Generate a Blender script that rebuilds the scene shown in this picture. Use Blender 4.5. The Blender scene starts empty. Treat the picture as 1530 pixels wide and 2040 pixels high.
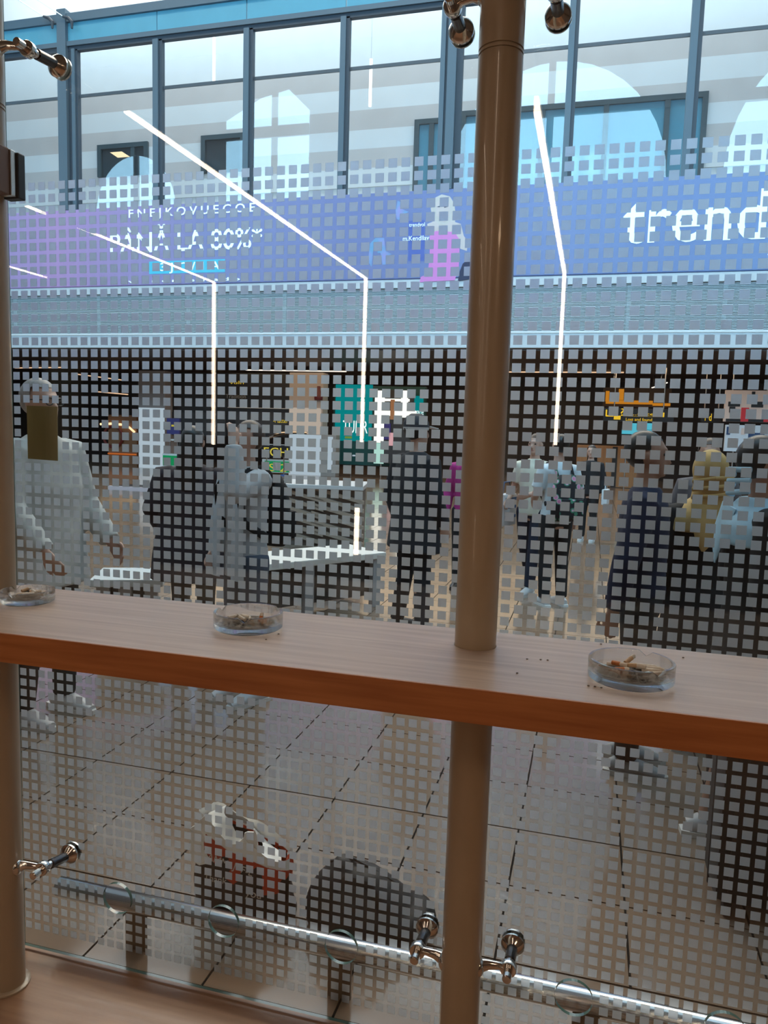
import bpy, bmesh, math, random
from mathutils import Vector, Matrix

C = bpy.context.scene.collection
SC = bpy.context.scene
random.seed(7)
R_ = math.radians

# ------------------------------------------------------------------ camera
YAW, PITCH, ROLL, FPX, EYE = -0.264797, -0.108128, 0.0296668, 1501.25, 1.6
FW = Vector((math.sin(YAW) * math.cos(PITCH), math.cos(YAW) * math.cos(PITCH), math.sin(PITCH)))
_r = FW.cross(Vector((0, 0, 1))).normalized()
_u = _r.cross(FW)
RT = _r * math.cos(ROLL) + _u * math.sin(ROLL)
UP = -_r * math.sin(ROLL) + _u * math.cos(ROLL)
cam_data = bpy.data.cameras.new('camera')
cam_data.sensor_fit = 'VERTICAL'
cam_data.sensor_height = 36.0
cam_data.lens = 36.0 * FPX / 2040.0
cam_data.clip_start = 0.02
cam_data.clip_end = 300
cam = bpy.data.objects.new('camera', cam_data)
C.objects.link(cam)
cam.matrix_world = Matrix(((RT.x, UP.x, -FW.x, 0), (RT.y, UP.y, -FW.y, 0), (RT.z, UP.z, -FW.z, EYE), (0, 0, 0, 1)))
SC.camera = cam

# ------------------------------------------------------------------ world, exposure
SC.view_settings.view_transform = 'Standard'
SC.view_settings.look = 'None'
SC.view_settings.exposure = 0.0
SC.view_settings.gamma = 1.0
SC.view_settings.use_curve_mapping = False
SC.cycles.transparent_max_bounces = 24
SC.cycles.max_bounces = 14
SC.cycles.transmission_bounces = 12
SC.cycles.caustics_refractive = True
world = bpy.data.worlds.new('world')
SC.world = world
world.use_nodes = True
world.node_tree.nodes['Background'].inputs[0].default_value = (0.62, 0.80, 1.0, 1)
world.node_tree.nodes['Background'].inputs[1].default_value = 0.25


def area(name, loc, rot, sx, sy, power, col):
    l = bpy.data.lights.new(name, 'AREA')
    l.shape = 'RECTANGLE'
    l.size, l.size_y = sx, sy
    l.energy = power
    l.color = col
    o = bpy.data.objects.new(name, l)
    o.location = loc
    o.rotation_euler = rot
    C.objects.link(o)
    return o


# added fill lights over hall and gallery, warm downlights under the mezzanine
area('hall_fill_light', (-6, 16, 17.6), (R_(-35), 0, 0), 26, 4, 3000, (1.0, 0.80, 0.60))
area('gallery_fill_light', (-7, 22.3, 19.5), (R_(16), 0, 0), 30, 3.0, 2100, (0.96, 0.98, 1.0))
area('shop_downlight', (-4.5, 22.0, 3.60), (0, 0, 0), 16, 5.0, 300, (1.0, 0.70, 0.44))
area('shop_downlight_back', (-6, 27.0, 3.60), (0, 0, 0), 16, 1.6, 130, (1.0, 0.75, 0.52))

# warm ceiling downlight added beside the viewer to brighten the room
area('room_fill_downlight', (2.1, -1.0, 2.88), (0, 0, 0), 0.6, 0.6, 18, (1.0, 0.68, 0.42))

# sky seen through the arched windows, colour of the daylight (they are built further down)
SKY_RGB, SKY_STRENGTH = (0.42, 0.74, 1.0), 7.5
LED_RGB, LED_STRENGTH = (1.0, 0.78, 0.58), 21.0


# ------------------------------------------------------------------ helpers
def at(px, py, Y):
    d = RT * ((px - 765) / FPX) - UP * ((py - 1020) / FPX) + FW
    return Vector((0, 0, EYE)) + d * (Y / d.y)


def ground(px, py, z=0.0):
    d = RT * ((px - 765) / FPX) - UP * ((py - 1020) / FPX) + FW
    return Vector((0, 0, EYE)) + d * ((z - EYE) / d.z)


class MB:
    """collects shapes for ONE mesh"""

    def __init__(s):
        s.v, s.f, s.m = [], [], []

    def add(s, v, f, m=0):
        n = len(s.v)
        s.v += [tuple(p) for p in v]
        for q in f:
            s.f.append(tuple(i + n for i in q))
            s.m.append(m)
        return s

    def box(s, x0, x1, y0, y1, z0, z1, m=0):
        v = [(x, y, z) for x in (x0, x1) for y in (y0, y1) for z in (z0, z1)]
        return s.add(v, [(0, 1, 3, 2), (4, 6, 7, 5), (0, 4, 5, 1), (2, 3, 7, 6), (0, 2, 6, 4), (1, 5, 7, 3)], m)

    def rbox(s, x0, x1, y0, y1, z0, z1, b=0.01, m=0):
        bm = bmesh.new()
        bmesh.ops.create_cube(bm, size=1.0)
        for v in bm.verts:
            v.co = Vector(((x0 + x1) / 2 + v.co.x * (x1 - x0), (y0 + y1) / 2 + v.co.y * (y1 - y0), (z0 + z1) / 2 + v.co.z * (z1 - z0)))
        bmesh.ops.bevel(bm, geom=bm.edges[:], offset=b, segments=2, affect='EDGES', profile=0.6)
        bm.verts.index_update()
        s.add([v.co for v in bm.verts], [[v.index for v in f.verts] for f in bm.faces], m)
        bm.free()
        return s

    def tube(s, pts, radii, seg=12, m=0, cap=True, hint=None):
        pts = [Vector(p) for p in pts]
        n = len(pts)
        if not isinstance(radii, (list, tuple)):
            radii = [radii] * n
        v, f = [], []
        for i, p in enumerate(pts):
            t = (pts[min(i + 1, n - 1)] - pts[max(i - 1, 0)]).normalized()
            h = hint or (Vector((0, 1, 0)) if abs(t.y) < 0.75 else Vector((0, 0, 1)))
            a = h.cross(t).normalized()
            b = t.cross(a).normalized()
            r = radii[i]
            ra, rb = r if isinstance(r, (tuple, list)) else (r, r)
            for k in range(seg):
                w = 2 * math.pi * k / seg
                v.append(p + a * (ra * math.cos(w)) + b * (rb * math.sin(w)))
        for i in range(n - 1):
            for k in range(seg):
                k2 = (k + 1) % seg
                f.append((i * seg + k, i * seg + k2, (i + 1) * seg + k2, (i + 1) * seg + k))
        if cap:
            f.append(tuple(reversed(range(seg))))
            f.append(tuple((n - 1) * seg + k for k in range(seg)))
        return s.add(v, f, m)

    def cyl(s, p0, p1, r, seg=20, m=0, r1=None):
        return s.tube([p0, p1], [r, r if r1 is None else r1], seg, m)

    def rings(s, rings, seg=16, m=0):
        """rings of (z, rx, ry, xo, yo) stacked upward"""
        v, f = [], []
        for q in rings:
            z, rx, ry = q[:3]
            xo, yo = (q[3], q[4]) if len(q) > 3 else (0, 0)
            for k in range(seg):
                w = 2 * math.pi * k / seg
                v.append((xo + rx * math.cos(w), yo + ry * math.sin(w), z))
        n = len(rings)
        for i in range(n - 1):
            for k in range(seg):
                k2 = (k + 1) % seg
                f.append((i * seg + k, i * seg + k2, (i + 1) * seg + k2, (i + 1) * seg + k))
        f.append(tuple(reversed(range(seg))))
        f.append(tuple((n - 1) * seg + k for k in range(seg)))
        return s.add(v, f, m)

    def lathe(s, prof, seg=40, m=0, c=(0, 0, 0), axis='z', close=False):
        v, f = [], []
        for r, h in prof:
            for k in range(seg):
                w = 2 * math.pi * k / seg
                p = (r * math.cos(w), r * math.sin(w), h) if axis == 'z' else (r * math.cos(w), h, r * math.sin(w))
                v.append((p[0] + c[0], p[1] + c[1], p[2] + c[2]))
        n = len(prof)
        for i in range(n if close else n - 1):
            j = (i + 1) % n
            for k in range(seg):
                k2 = (k + 1) % seg
                q = (i * seg + k, i * seg + k2, j * seg + k2, j * seg + k)
                f.append(q if axis == 'z' else q[::-1])
        return s.add(v, f, m)

    def ball(s, c, rx, ry=None, rz=None, seg=14, rows=8, m=0, rot=None):
        ry = rx if ry is None else ry
        rz = rx if rz is None else rz
        v, f = [], []
        c = Vector(c)
        for i in range(rows + 1):
            th = math.pi * i / rows
            for k in range(seg):
                w = 2 * math.pi * k / seg
                p = Vector((rx * math.sin(th) * math.cos(w), ry * math.sin(th) * math.sin(w), -rz * math.cos(th)))
                if rot:
                    p = rot @ p
                v.append(c + p)
        for i in range(rows):
            for k in range(seg):
                k2 = (k + 1) % seg
                f.append((i * seg + k, i * seg + k2, (i + 1) * seg + k2, (i + 1) * seg + k))
        return s.add(v, f, m)

    def prism(s, poly, y0, y1, m=0):
        """poly of (x, z), extruded along y"""
        n = len(poly)
        v = [(x, y0, z) for x, z in poly] + [(x, y1, z) for x, z in poly]
        f = [tuple(range(n)), tuple(reversed(range(n, 2 * n)))]
        for k in range(n):
            k2 = (k + 1) % n
            f.append((k, n + k, n + k2, k2))
        return s.add(v, f, m)

    def mesh(s, name, mats, smooth=False):
        me = bpy.data.meshes.new(name)
        me.from_pydata(s.v, [], s.f)
        for mt in (mats if isinstance(mats, (list, tuple)) else [mats]):
            me.materials.append(mt)
        me.polygons.foreach_set('material_index', s.m)
        bm = bmesh.new()
        bm.from_mesh(me)
        bmesh.ops.remove_doubles(bm, verts=bm.verts[:], dist=1e-6)
        bmesh.ops.recalc_face_normals(bm, faces=bm.faces[:])
        bm.to_mesh(me)
        bm.free()
        if smooth:
            me.polygons.foreach_set('use_smooth', [True] * len(me.polygons))
            try:
                me.set_sharp_from_angle(angle=R_(smooth if smooth is not True else 40))
            except Exception:
                pass
        me.update()
        return me

    def build(s, name, mats, parent=None, smooth=False, loc=None, rot=None):
        return link(name, s.mesh(name, mats, smooth), parent, loc, rot)

    def remesh(s, name, mats, parent=None, voxel=0.01, iters=4, loc=None):
        """one continuous skin around all the collected volumes"""
        me = bpy.data.meshes.new(name + '_raw')
        me.from_pydata(s.v, [], s.f)
        bm = bmesh.new()
        bm.from_mesh(me)
        bmesh.ops.recalc_face_normals(bm, faces=bm.faces[:])
        bm.to_mesh(me)
        bm.free()
        o = bpy.data.objects.new(name + '_raw', me)
        C.objects.link(o)
        r = o.modifiers.new('r', 'REMESH')
        r.mode = 'VOXEL'
        r.voxel_size = voxel
        sm = o.modifiers.new('s', 'SMOOTH')
        sm.iterations = iters
        sm.factor = 0.5
        dg = bpy.context.evaluated_depsgraph_get()
        out = bpy.data.meshes.new_from_object(o.evaluated_get(dg))
        out.name = name
        bpy.data.objects.remove(o)
        bpy.data.meshes.remove(me)
        out.materials.clear()
        for mt in (mats if isinstance(mats, (list, tuple)) else [mats]):
            out.materials.append(mt)
        out.polygons.foreach_set('material_index', [0] * len(out.polygons))
        out.polygons.foreach_set('use_smooth', [True] * len(out.polygons))
        return link(name, out, parent, loc)


def link(name, me, parent=None, loc=None, rot=None):
    o = bpy.data.objects.new(name, me)
    C.objects.link(o)
    if parent is not None:
        o.parent = parent
    if loc is not None:
        o.location = loc
    if rot is not None:
        o.rotation_euler = rot
    return o


def tag(o, label, cat, group=None):
    o['label'] = label
    o['category'] = cat
    if group:
        o['group'] = group
    return o


def thing(name, label, cat, loc=(0, 0, 0), rotz=0.0, group=None):
    o = bpy.data.objects.new(name, None)
    o.empty_display_size = 0.1
    C.objects.link(o)
    o.location = loc
    o.rotation_euler = (0, 0, rotz)
    return tag(o, label, cat, group)


def struct(o, label, cat='structure'):
    o['kind'] = 'structure'
    o['label'] = label
    o['category'] = cat
    return o


def text_mesh(name, s, size, mat, parent, loc, width=None, extrude=0.004, align='LEFT', mirror=False, shear=0.0, spacing=1.0, faceup=False):
    cu = bpy.data.curves.new(name, 'FONT')
    cu.body = s
    cu.size = size
    cu.extrude = extrude
    cu.align_x = align
    cu.shear = shear
    cu.space_character = spacing
    cu.resolution_u = 3
    if mirror == 'letters':
        cu.offset = 0.010 * size
    o = bpy.data.objects.new(name + '_raw', cu)
    C.objects.link(o)
    dg = bpy.context.evaluated_depsgraph_get()
    me = bpy.data.meshes.new_from_object(o.evaluated_get(dg))
    bpy.data.objects.remove(o)
    me.name = name
    me.materials.clear()
    me.materials.append(mat)
    if mirror == 'letters':
        return letters(cu, name, s, mat, parent, loc, width)
    xs = [v.co.x for v in me.vertices] or [0, 1]
    k = (width / (max(xs) - min(xs))) if width else 1.0
    for v in me.vertices:
        x, y, z = v.co
        if width:
            x = (x - (0 if align == 'LEFT' else 0)) * k
        v.co = (x, -z, y)          # stands upright, facing the smoking room (-Y)
    return link(name, me, parent, loc)


def font_mesh(cu, s):
    c2 = cu.copy()
    c2.body = s
    o = bpy.data.objects.new('raw', c2)
    C.objects.link(o)
    me = bpy.data.meshes.new_from_object(o.evaluated_get(bpy.context.evaluated_depsgraph_get()))
    bpy.data.objects.remove(o)
    return me


def letters(cu, name, s, mt, parent, loc, width):
    """one part per character"""
    def xmax(m):
        return max(v.co.x for v in m.vertices)
    out = []
    for i, ch in enumerate(s):
        if ch == ' ':
            continue
        end = xmax(font_mesh(cu, s[:i + 1]))
        me = font_mesh(cu, ch)
        d = end - xmax(me)
        out.append((me, d))
    total = xmax(out[-1][0]) + out[-1][1]
    k = width / total if width else 1.0
    for me, d in out:
        me.name = 'letter'
        me.materials.clear()
        me.materials.append(mt)
        for v in me.vertices:
            x, y, z = v.co
            v.co = (x * k, -z, y)
        link('letter', me, parent, (loc[0] + d * k, loc[1], loc[2]))


# ------------------------------------------------------------------ materials
MATS = {}


def mat(name, col, rough=0.6, metal=0.0, noise=0.0, scale=20.0, spec=0.5, bump=0.0, stretch=None, col2=None, emit=None, estr=0.0, coat=0.0, alpha=1.0):
    if name in MATS:
        return MATS[name]
    m = bpy.data.materials.new(name)
    m.use_nodes = True
    nt = m.node_tree
    b = nt.nodes['Principled BSDF']
    b.inputs['Base Color'].default_value = (*col, 1)
    b.inputs['Roughness'].default_value = rough
    b.inputs['Metallic'].default_value = metal
    b.inputs['Specular IOR Level'].default_value = spec
    b.inputs['Coat Weight'].default_value = coat
    b.inputs['Alpha'].default_value = alpha
    if emit:
        b.inputs['Emission Color'].default_value = (*emit, 1)
        b.inputs['Emission Strength'].default_value = estr
    if noise or bump or col2:
        tc = nt.nodes.new('ShaderNodeTexCoord')
        mp = nt.nodes.new('ShaderNodeMapping')
        nz = nt.nodes.new('ShaderNodeTexNoise')
        nz.inputs['Scale'].default_value = scale
        nz.inputs['Detail'].default_value = 5
        if stretch:
            mp.inputs['Scale'].default_value = stretch
        nt.links.new(tc.outputs['Object'], mp.inputs['Vector'])
        nt.links.new(mp.outputs['Vector'], nz.inputs['Vector'])
        rp = nt.nodes.new('ShaderNodeValToRGB')
        c2 = col2 or tuple(min(1, c * (1 + noise)) for c in col)
        c1 = col if col2 else tuple(c * (1 - noise) for c in col)
        rp.color_ramp.elements[0].position = 0.32
        rp.color_ramp.elements[1].position = 0.68
        rp.color_ramp.elements[0].color = (*c1, 1)
        rp.color_ramp.elements[1].color = (*c2, 1)
        nt.links.new(nz.outputs['Fac'], rp.inputs['Fac'])
        nt.links.new(rp.outputs['Color'], b.inputs['Base Color'])
        if bump:
            bp = nt.nodes.new('ShaderNodeBump')
            bp.inputs['Strength'].default_value = bump
            bp.inputs['Distance'].default_value = 0.01
            nt.links.new(nz.outputs['Fac'], bp.inputs['Height'])
            nt.links.new(bp.outputs['Normal'], b.inputs['Normal'])
    MATS[name] = m
    return m


def emis(name, col, s):
    if name in MATS:
        return MATS[name]
    m = bpy.data.materials.new(name)
    m.use_nodes = True
    nt = m.node_tree
    nt.nodes.clear()
    e = nt.nodes.new('ShaderNodeEmission')
    e.inputs[0].default_value = (*col, 1)
    e.inputs[1].default_value = s
    o = nt.nodes.new('ShaderNodeOutputMaterial')
    nt.links.new(e.outputs[0], o.inputs[0])
    MATS[name] = m
    return m


def glass_mat(name, tint=(0.97, 0.99, 0.98), f0=0.045):
    """sheet glass: straight-through view plus a mirror layer that grows toward grazing"""
    if name in MATS:
        return MATS[name]
    m = bpy.data.materials.new(name)
    m.use_nodes = True
    nt = m.node_tree
    nt.nodes.clear()
    N = nt.nodes.new
    lw = N('ShaderNodeLayerWeight')
    lw.inputs['Blend'].default_value = 0.5
    pw = N('ShaderNodeMath')
    pw.operation = 'POWER'
    pw.inputs[1].default_value = 5.0
    nt.links.new(lw.outputs['Facing'], pw.inputs[0])
    ma = N('ShaderNodeMath')
    ma.operation = 'MULTIPLY_ADD'
    ma.inputs[1].default_value = 1 - f0
    ma.inputs[2].default_value = f0
    nt.links.new(pw.outputs[0], ma.inputs[0])
    tr = N('ShaderNodeBsdfTransparent')
    tr.inputs[0].default_value = (*tint, 1)
    gl = N('ShaderNodeBsdfGlossy')
    gl.inputs['Roughness'].default_value = 0.0
    mx = N('ShaderNodeMixShader')
    nt.links.new(ma.outputs[0], mx.inputs[0])
    nt.links.new(tr.outputs[0], mx.inputs[1])
    nt.links.new(gl.outputs[0], mx.inputs[2])
    o = N('ShaderNodeOutputMaterial')
    nt.links.new(mx.outputs[0], o.inputs[0])
    MATS[name] = m
    return m


def film_mat():
    """etched vinyl: scatters what is behind it, a little of its own white"""
    m = bpy.data.materials.new('frosted_film')
    m.use_nodes = True
    nt = m.node_tree
    nt.nodes.clear()
    N = nt.nodes.new
    rf = N('ShaderNodeBsdfRefraction')
    rf.inputs['Color'].default_value = (0.91, 0.955, 1.0, 1)
    rf.inputs['Roughness'].default_value = 0.44
    rf.inputs['IOR'].default_value = 1.45
    tl = N('ShaderNodeBsdfTranslucent')
    tl.inputs['Color'].default_value = (0.72, 0.75, 0.80, 1)
    df = N('ShaderNodeBsdfDiffuse')
    df.inputs['Color'].default_value = (0.80, 0.80, 0.80, 1)
    m1 = N('ShaderNodeMixShader')
    m1.inputs[0].default_value = 0.25
    nt.links.new(tl.outputs[0], m1.inputs[1])
    nt.links.new(df.outputs[0], m1.inputs[2])
    mx = N('ShaderNodeMixShader')
    mx.inputs[0].default_value = 0.17
    nt.links.new(rf.outputs[0], mx.inputs[1])
    nt.links.new(m1.outputs[0], mx.inputs[2])
    o = N('ShaderNodeOutputMaterial')
    nt.links.new(mx.outputs[0], o.inputs[0])
    return m


def real_glass(name, col, rough=0.0, ior=1.5, solid=0.72):
    """thick pressed glass: part refracts, part passes light straight on"""
    m = bpy.data.materials.new(name)
    m.use_nodes = True
    nt = m.node_tree
    nt.nodes.clear()
    N = nt.nodes.new
    gl = N('ShaderNodeBsdfGlass')
    gl.inputs['Color'].default_value = (*col, 1)
    gl.inputs['Roughness'].default_value = rough
    gl.inputs['IOR'].default_value = ior
    tr = N('ShaderNodeBsdfTransparent')
    tr.inputs[0].default_value = (*col, 1)
    mx = N('ShaderNodeMixShader')
    mx.inputs[0].default_value = solid
    nt.links.new(tr.outputs[0], mx.inputs[1])
    nt.links.new(gl.outputs[0], mx.inputs[2])
    o = N('ShaderNodeOutputMaterial')
    nt.links.new(mx.outputs[0], o.inputs[0])
    return m


def wood(name, c1, c2, axis_scale, rough=0.35, scale=1.0):
    m = mat(name, c1, rough, col2=c2, scale=scale, stretch=axis_scale, bump=0.02)
    return m


GLASS = glass_mat('sheet_glass')
FAR_GLASS = glass_mat('facade_glass', (0.95, 0.98, 1.0), 0.068)
GEDGE = mat('glass_edge', (0.07, 0.13, 0.11), 0.15, spec=0.8)
FILM = film_mat()
TAN = mat('tan_painted_steel', (0.42, 0.32, 0.22), 0.30, noise=0.04, scale=6, coat=0.35)
CHROME = mat('polished_steel', (0.72, 0.69, 0.66), 0.13, 1.0)
STEEL = mat('brushed_steel', (0.66, 0.64, 0.62), 0.22, 1.0)
RUBBER = mat('black_rubber', (0.012, 0.012, 0.013), 0.6)
DARK = mat('dark_void', (0.012, 0.010, 0.011), 0.6)
FRAME = mat('blue_grey_aluminium', (0.085, 0.14, 0.19), 0.45, 0.0)
FRAME2 = mat('dark_gasket_aluminium', (0.035, 0.055, 0.08), 0.5)
SPANDREL = mat('sky_blue_spandrel', (0.10, 0.35, 0.49), 0.35, noise=0.04, scale=1.5)
WHITE = mat('white_paint', (0.74, 0.76, 0.76), 0.6, noise=0.02, scale=2)
FASCIA = mat('white_fascia_panel', (0.62, 0.70, 0.76), 0.4, noise=0.03, scale=0.8)
BEIGE = mat('beige_wall_band', (0.58, 0.54, 0.52), 0.7, noise=0.03, scale=1.5)
PALE = mat('pale_wall_band', (0.74, 0.76, 0.76), 0.7, noise=0.02, scale=1.5)
LOUVRE = mat('louvre_slat_metal', (0.62, 0.74, 0.80), 0.45)
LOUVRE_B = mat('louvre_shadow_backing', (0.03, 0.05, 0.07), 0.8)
SOFFIT = mat('dark_brown_soffit', (0.055, 0.038, 0.036), 0.5, noise=0.1, scale=1)
LETTER = mat('white_letters', (0.75, 0.92, 0.93), 0.5, emit=(0.72, 0.95, 1.0), estr=0.55)

# ------------------------------------------------------------------ large structure: smoking room shell
GY = 1.79             # glass plane
CEIL = 2.90
BACK = -2.77


def plane_box(name, mats, label, x0, x1, y0, y1, z0, z1, cat='wall'):
    return struct(MB().box(x0, x1, y0, y1, z0, z1).build(name, mats), label, cat)


ROOMWALL = mat('taupe_plaster', (0.16, 0.125, 0.10), 0.8, noise=0.04, scale=3)
LAMINATE = wood('brown_floor_laminate', (0.27, 0.140, 0.078), (0.35, 0.195, 0.112), (1.2, 14, 1), 0.30, 3.0)
plane_box('floor', LAMINATE, 'brown wood-look floor of the smoking room', -6.2, 3.2, BACK, GY + 0.012, -0.06, 0.0, 'floor')
plane_box('ceiling', mat('room_ceiling', (0.30, 0.26, 0.23), 0.85, noise=0.02), 'dark beige ceiling of the smoking room', -6.2, 3.2, BACK, GY + 0.10, CEIL, CEIL + 0.12, 'ceiling')
plane_box('wall_back', ROOMWALL, 'taupe wall behind the viewer with light strips', -6.2, 3.2, BACK - 0.12, BACK, 0, CEIL)
plane_box('wall_left', ROOMWALL, 'taupe left side wall of the smoking room', -6.32, -6.2, BACK, GY + 0.05, 0, CEIL)
plane_box('wall_right', ROOMWALL, 'taupe right side wall of the smoking room', 3.2, 3.32, BACK, GY + 0.05, 0, CEIL)

# LED light strips on the room's ceiling and back wall: seen mirrored in the glass
LED = emis('led_diffuser', LED_RGB, LED_STRENGTH)
ALU = mat('aluminium_channel', (0.5, 0.5, 0.5), 0.4, 0.8)


def led(label, boxes):
    t = thing('light_strip', label, 'lamp', (boxes[0][0], boxes[0][2], boxes[0][4]), 0, 'light strips of the smoking room')
    for b in boxes:
        x0, x1, y0, y1, z0, z1 = b
        c = t.location
        MB().box(x0 - c.x, x1 - c.x, y0 - c.y, y1 - c.y, z0 - c.z, z1 - c.z).build('diffuser', LED, t)
        if z1 - z0 < 0.05:
            MB().box(x0 - 0.006 - c.x, x1 + 0.006 - c.x, y0 - c.y, y1 - c.y, z1 - c.z, z1 + 0.012 - c.z).build('channel', ALU, t)
        else:
            MB().box(x0 - 0.006 - c.x, x1 + 0.006 - c.x, y0 - 0.012 - c.y, y0 - c.y, z0 - c.z, z1 - c.z).build('channel', ALU, t)


W2 = 0.014
for x, ya, low, nm in ((-4.84, -2.755, 1.49, 'far left ceiling'), (-3.375, -2.755, 1.42, 'left'), (-1.94, -2.755, 1.49, 'middle'), (-0.285, -2.755, 1.52, 'right')):
    y_end = {-4.84: -1.86, -3.375: -0.41, -1.94: 0.69, -0.285: 0.50}[x]
    boxes = [(x - W2, x + W2, ya, y_end, CEIL - 0.02, CEIL - 0.013)]
    if x != -4.84:
        boxes.append((x - W2, x + W2, BACK + 0.012, BACK + 0.018, low, CEIL - 0.02))
    led('warm white light strip from ceiling down wall, the %s one mirrored in glass' % nm, boxes)
led('short warm light strip low on the wall below the middle strip', [(-1.985, -1.945, BACK + 0.012, BACK + 0.018, 0.49, 0.91)])
led('stub of warm light strip at the floor below the middle strip', [(-1.985, -1.945, BACK + 0.012, BACK + 0.018, 0.0, 0.075)])
led('stub of warm light strip at the floor below the right strip', [(-0.305, -0.265, BACK + 0.012, BACK + 0.018, 0.0, 0.045)])

# ------------------------------------------------------------------ hall shell
HALL_X0, HALL_X1, FY, BACKY = -30.0, 14.0, 20.0, 31.0
GROUT = mat('dark_tile_joint', (0.012, 0.011, 0.010), 0.8, spec=0.1)
TILE = mat('grey_beige_tile', (0.225, 0.160, 0.116), 0.11, noise=0.05, scale=2.2, spec=0.5)
hall_floor = struct(MB().box(HALL_X0, HALL_X1, GY + 0.012, BACKY, -0.06, -0.004).build('floor_hall', GROUT), 'grey beige tiled floor of the terminal hall', 'floor')
T = 0.397
TX0, TY0 = -0.196, 2.172
tiles = []
for i in range(-75, 36):
    for j in range(-1, 73):
        x0, y0 = TX0 + i * T, TY0 + j * T
        y0c = max(y0, GY + 0.014)
        if y0 + T < GY + 0.05:
            continue
        p = Vector((x0 + T / 2, y0 + T / 2, -EYE))
        dz = p.dot(FW)
        u = FPX * p.dot(RT) / dz if dz > 0.2 else 9e9
        vis = abs(u) < 765 + 2 * T * FPX / max(dz, 0.3)
        tiles.append((0 if vis else 1, y0, i, j, x0, y0c, x0 + T, y0 + T))
tiles.sort()
tile_me = {}
gap = 0.0038
rest = MB()
for n, (nv, _, i, j, x0, y0, x1, y1) in enumerate(tiles):
    if n < 300:
        key = round(y1 - y0, 3)
        if key not in tile_me:
            tile_me[key] = MB().box(gap, T - gap, gap, (y1 - y0) - gap, -0.012, 0).mesh('floor_tile', TILE)
        link('floor_tile', tile_me[key], hall_floor, (x0, y0, 0))
    else:
        rest.add([(x0 + gap, y0 + gap, 0), (x1 - gap, y0 + gap, 0), (x1 - gap, y1 - gap, 0), (x0 + gap, y1 - gap, 0)], [(0, 1, 2, 3)])
me = bpy.data.meshes.new('floor_tiles')
me.from_pydata(rest.v, [], rest.f)
me.materials.append(TILE)
o = link('floor_tiles', me, hall_floor)
o['kind'] = 'stuff'

plane_box('wall_hall_left', mat('hall_side', (0.3, 0.3, 0.3), 0.8), 'grey left end wall of the hall', HALL_X0 - 0.2, HALL_X0, GY, BACKY, 0, 21)
plane_box('wall_hall_right', mat('hall_side', (0.3, 0.3, 0.3), 0.8), 'grey right end wall of the hall', HALL_X1, HALL_X1 + 0.2, GY, BACKY, 0, 21)
plane_box('ceiling_hall', mat('hall_ceiling', (0.86, 0.87, 0.86), 0.8, emit=None), 'white ceiling over the hall and its gallery', HALL_X0, HALL_X1, GY, BACKY, 21.0, 21.2, 'ceiling')
plane_box('wall_shops', mat('shop_back_wall', (0.030, 0.022, 0.022), 0.5, noise=0.1, scale=0.6), 'dark back wall of the shops under the gallery', HALL_X0, HALL_X1, BACKY, BACKY + 0.2, 0, 3.75)

# near wall of the hall above the smoking room with its arched windows (seen mirrored in the gallery glass)
NEAR = 2.0
near_wall = struct(MB().box(HALL_X0, HALL_X1, NEAR - 0.3, NEAR, 3.1, 21).build('wall_hall_near', mat('near_wall', (0.30, 0.29, 0.28), 0.8)), 'pale wall above the smoking room with arched windows', 'wall')
SKYM = emis('sky_through_window', SKY_RGB, SKY_STRENGTH)
MUNT = mat('window_bar', (0.28, 0.27, 0.26), 0.6)


def arch_window(n, x0, x1, zb, zs, zt, bars_x, bars_z, poly=None):
    cx, rx = (x0 + x1) / 2, (x1 - x0) / 2
    if poly is None:
        poly = [(x0, zb), (x1, zb)] + [(cx + rx * math.cos(a * math.pi / 20), zs + (zt - zs) * math.sin(a * math.pi / 20)) for a in range(21)]
    e = thing('window_%d' % n, '', 'window')
    struct(e, 'tall arched daylight window number %d above the smoking room' % n, 'window')
    MB().prism(poly, NEAR + 0.004, NEAR + 0.01).build('pane', SKYM, e)
    for bx in bars_x:
        MB().box(bx - 0.16, bx + 0.16, NEAR + 0.012, NEAR + 0.12, zb, zt - 0.05).build('bar', MUNT, e)
    for bz in bars_z:
        MB().box(x0, x1, NEAR + 0.012, NEAR + 0.14, bz - 0.28, bz + 0.28).build('bar', MUNT, e)


arch_window(1, -19.6, -14.9, 8.0, 17.2, 18.9, (-16.8,), (16.85,), [(-19.6, 8.0), (-14.9, 8.0), (-14.9, 17.8), (-16.05, 18.9), (-17.6, 18.6), (-19.6, 17.6)])
arch_window(2, -7.7, 2.6, 8.0, 13.4, 19.0, (-2.75,), (16.8,))
arch_window(3, 5.0, 13.5, 8.0, 13.4, 19.0, (9.2,), (16.8,))
arch_window(4, -27.6, -22.6, 8.0, 13.2, 16.2, (-25,), (12.6,))

# ------------------------------------------------------------------ facade across the hall (gallery over the shops)
SOF = 3.74
plane_box('ceiling_shops', SOFFIT, 'dark brown soffit over the shops', HALL_X0, HALL_X1, FY - 0.02, BACKY, SOF, SOF + 0.4, 'ceiling')
fas = struct(MB().rbox(HALL_X0, HALL_X1, FY - 0.12, FY, 3.80, 4.19, 0.015).build('trim_1', FASCIA), 'white fascia band along the mezzanine edge over the shops', 'trim')
MB().box(HALL_X0, HALL_X1, FY - 0.14, FY - 0.11, 4.17, 4.215).build('drip_rail', mat('bright_rail', (0.80, 0.88, 0.92), 0.35), fas)
lou = thing('louvre_grille', 'wide grey louvre of thin slats below the blue billboard', 'louvre', (0, FY, 4.215))
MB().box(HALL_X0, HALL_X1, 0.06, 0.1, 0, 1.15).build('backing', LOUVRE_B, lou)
slat = MB().box(HALL_X0, HALL_X1, -0.03, 0.012, 0.0, 0.017).mesh('slat', LOUVRE)
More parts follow.
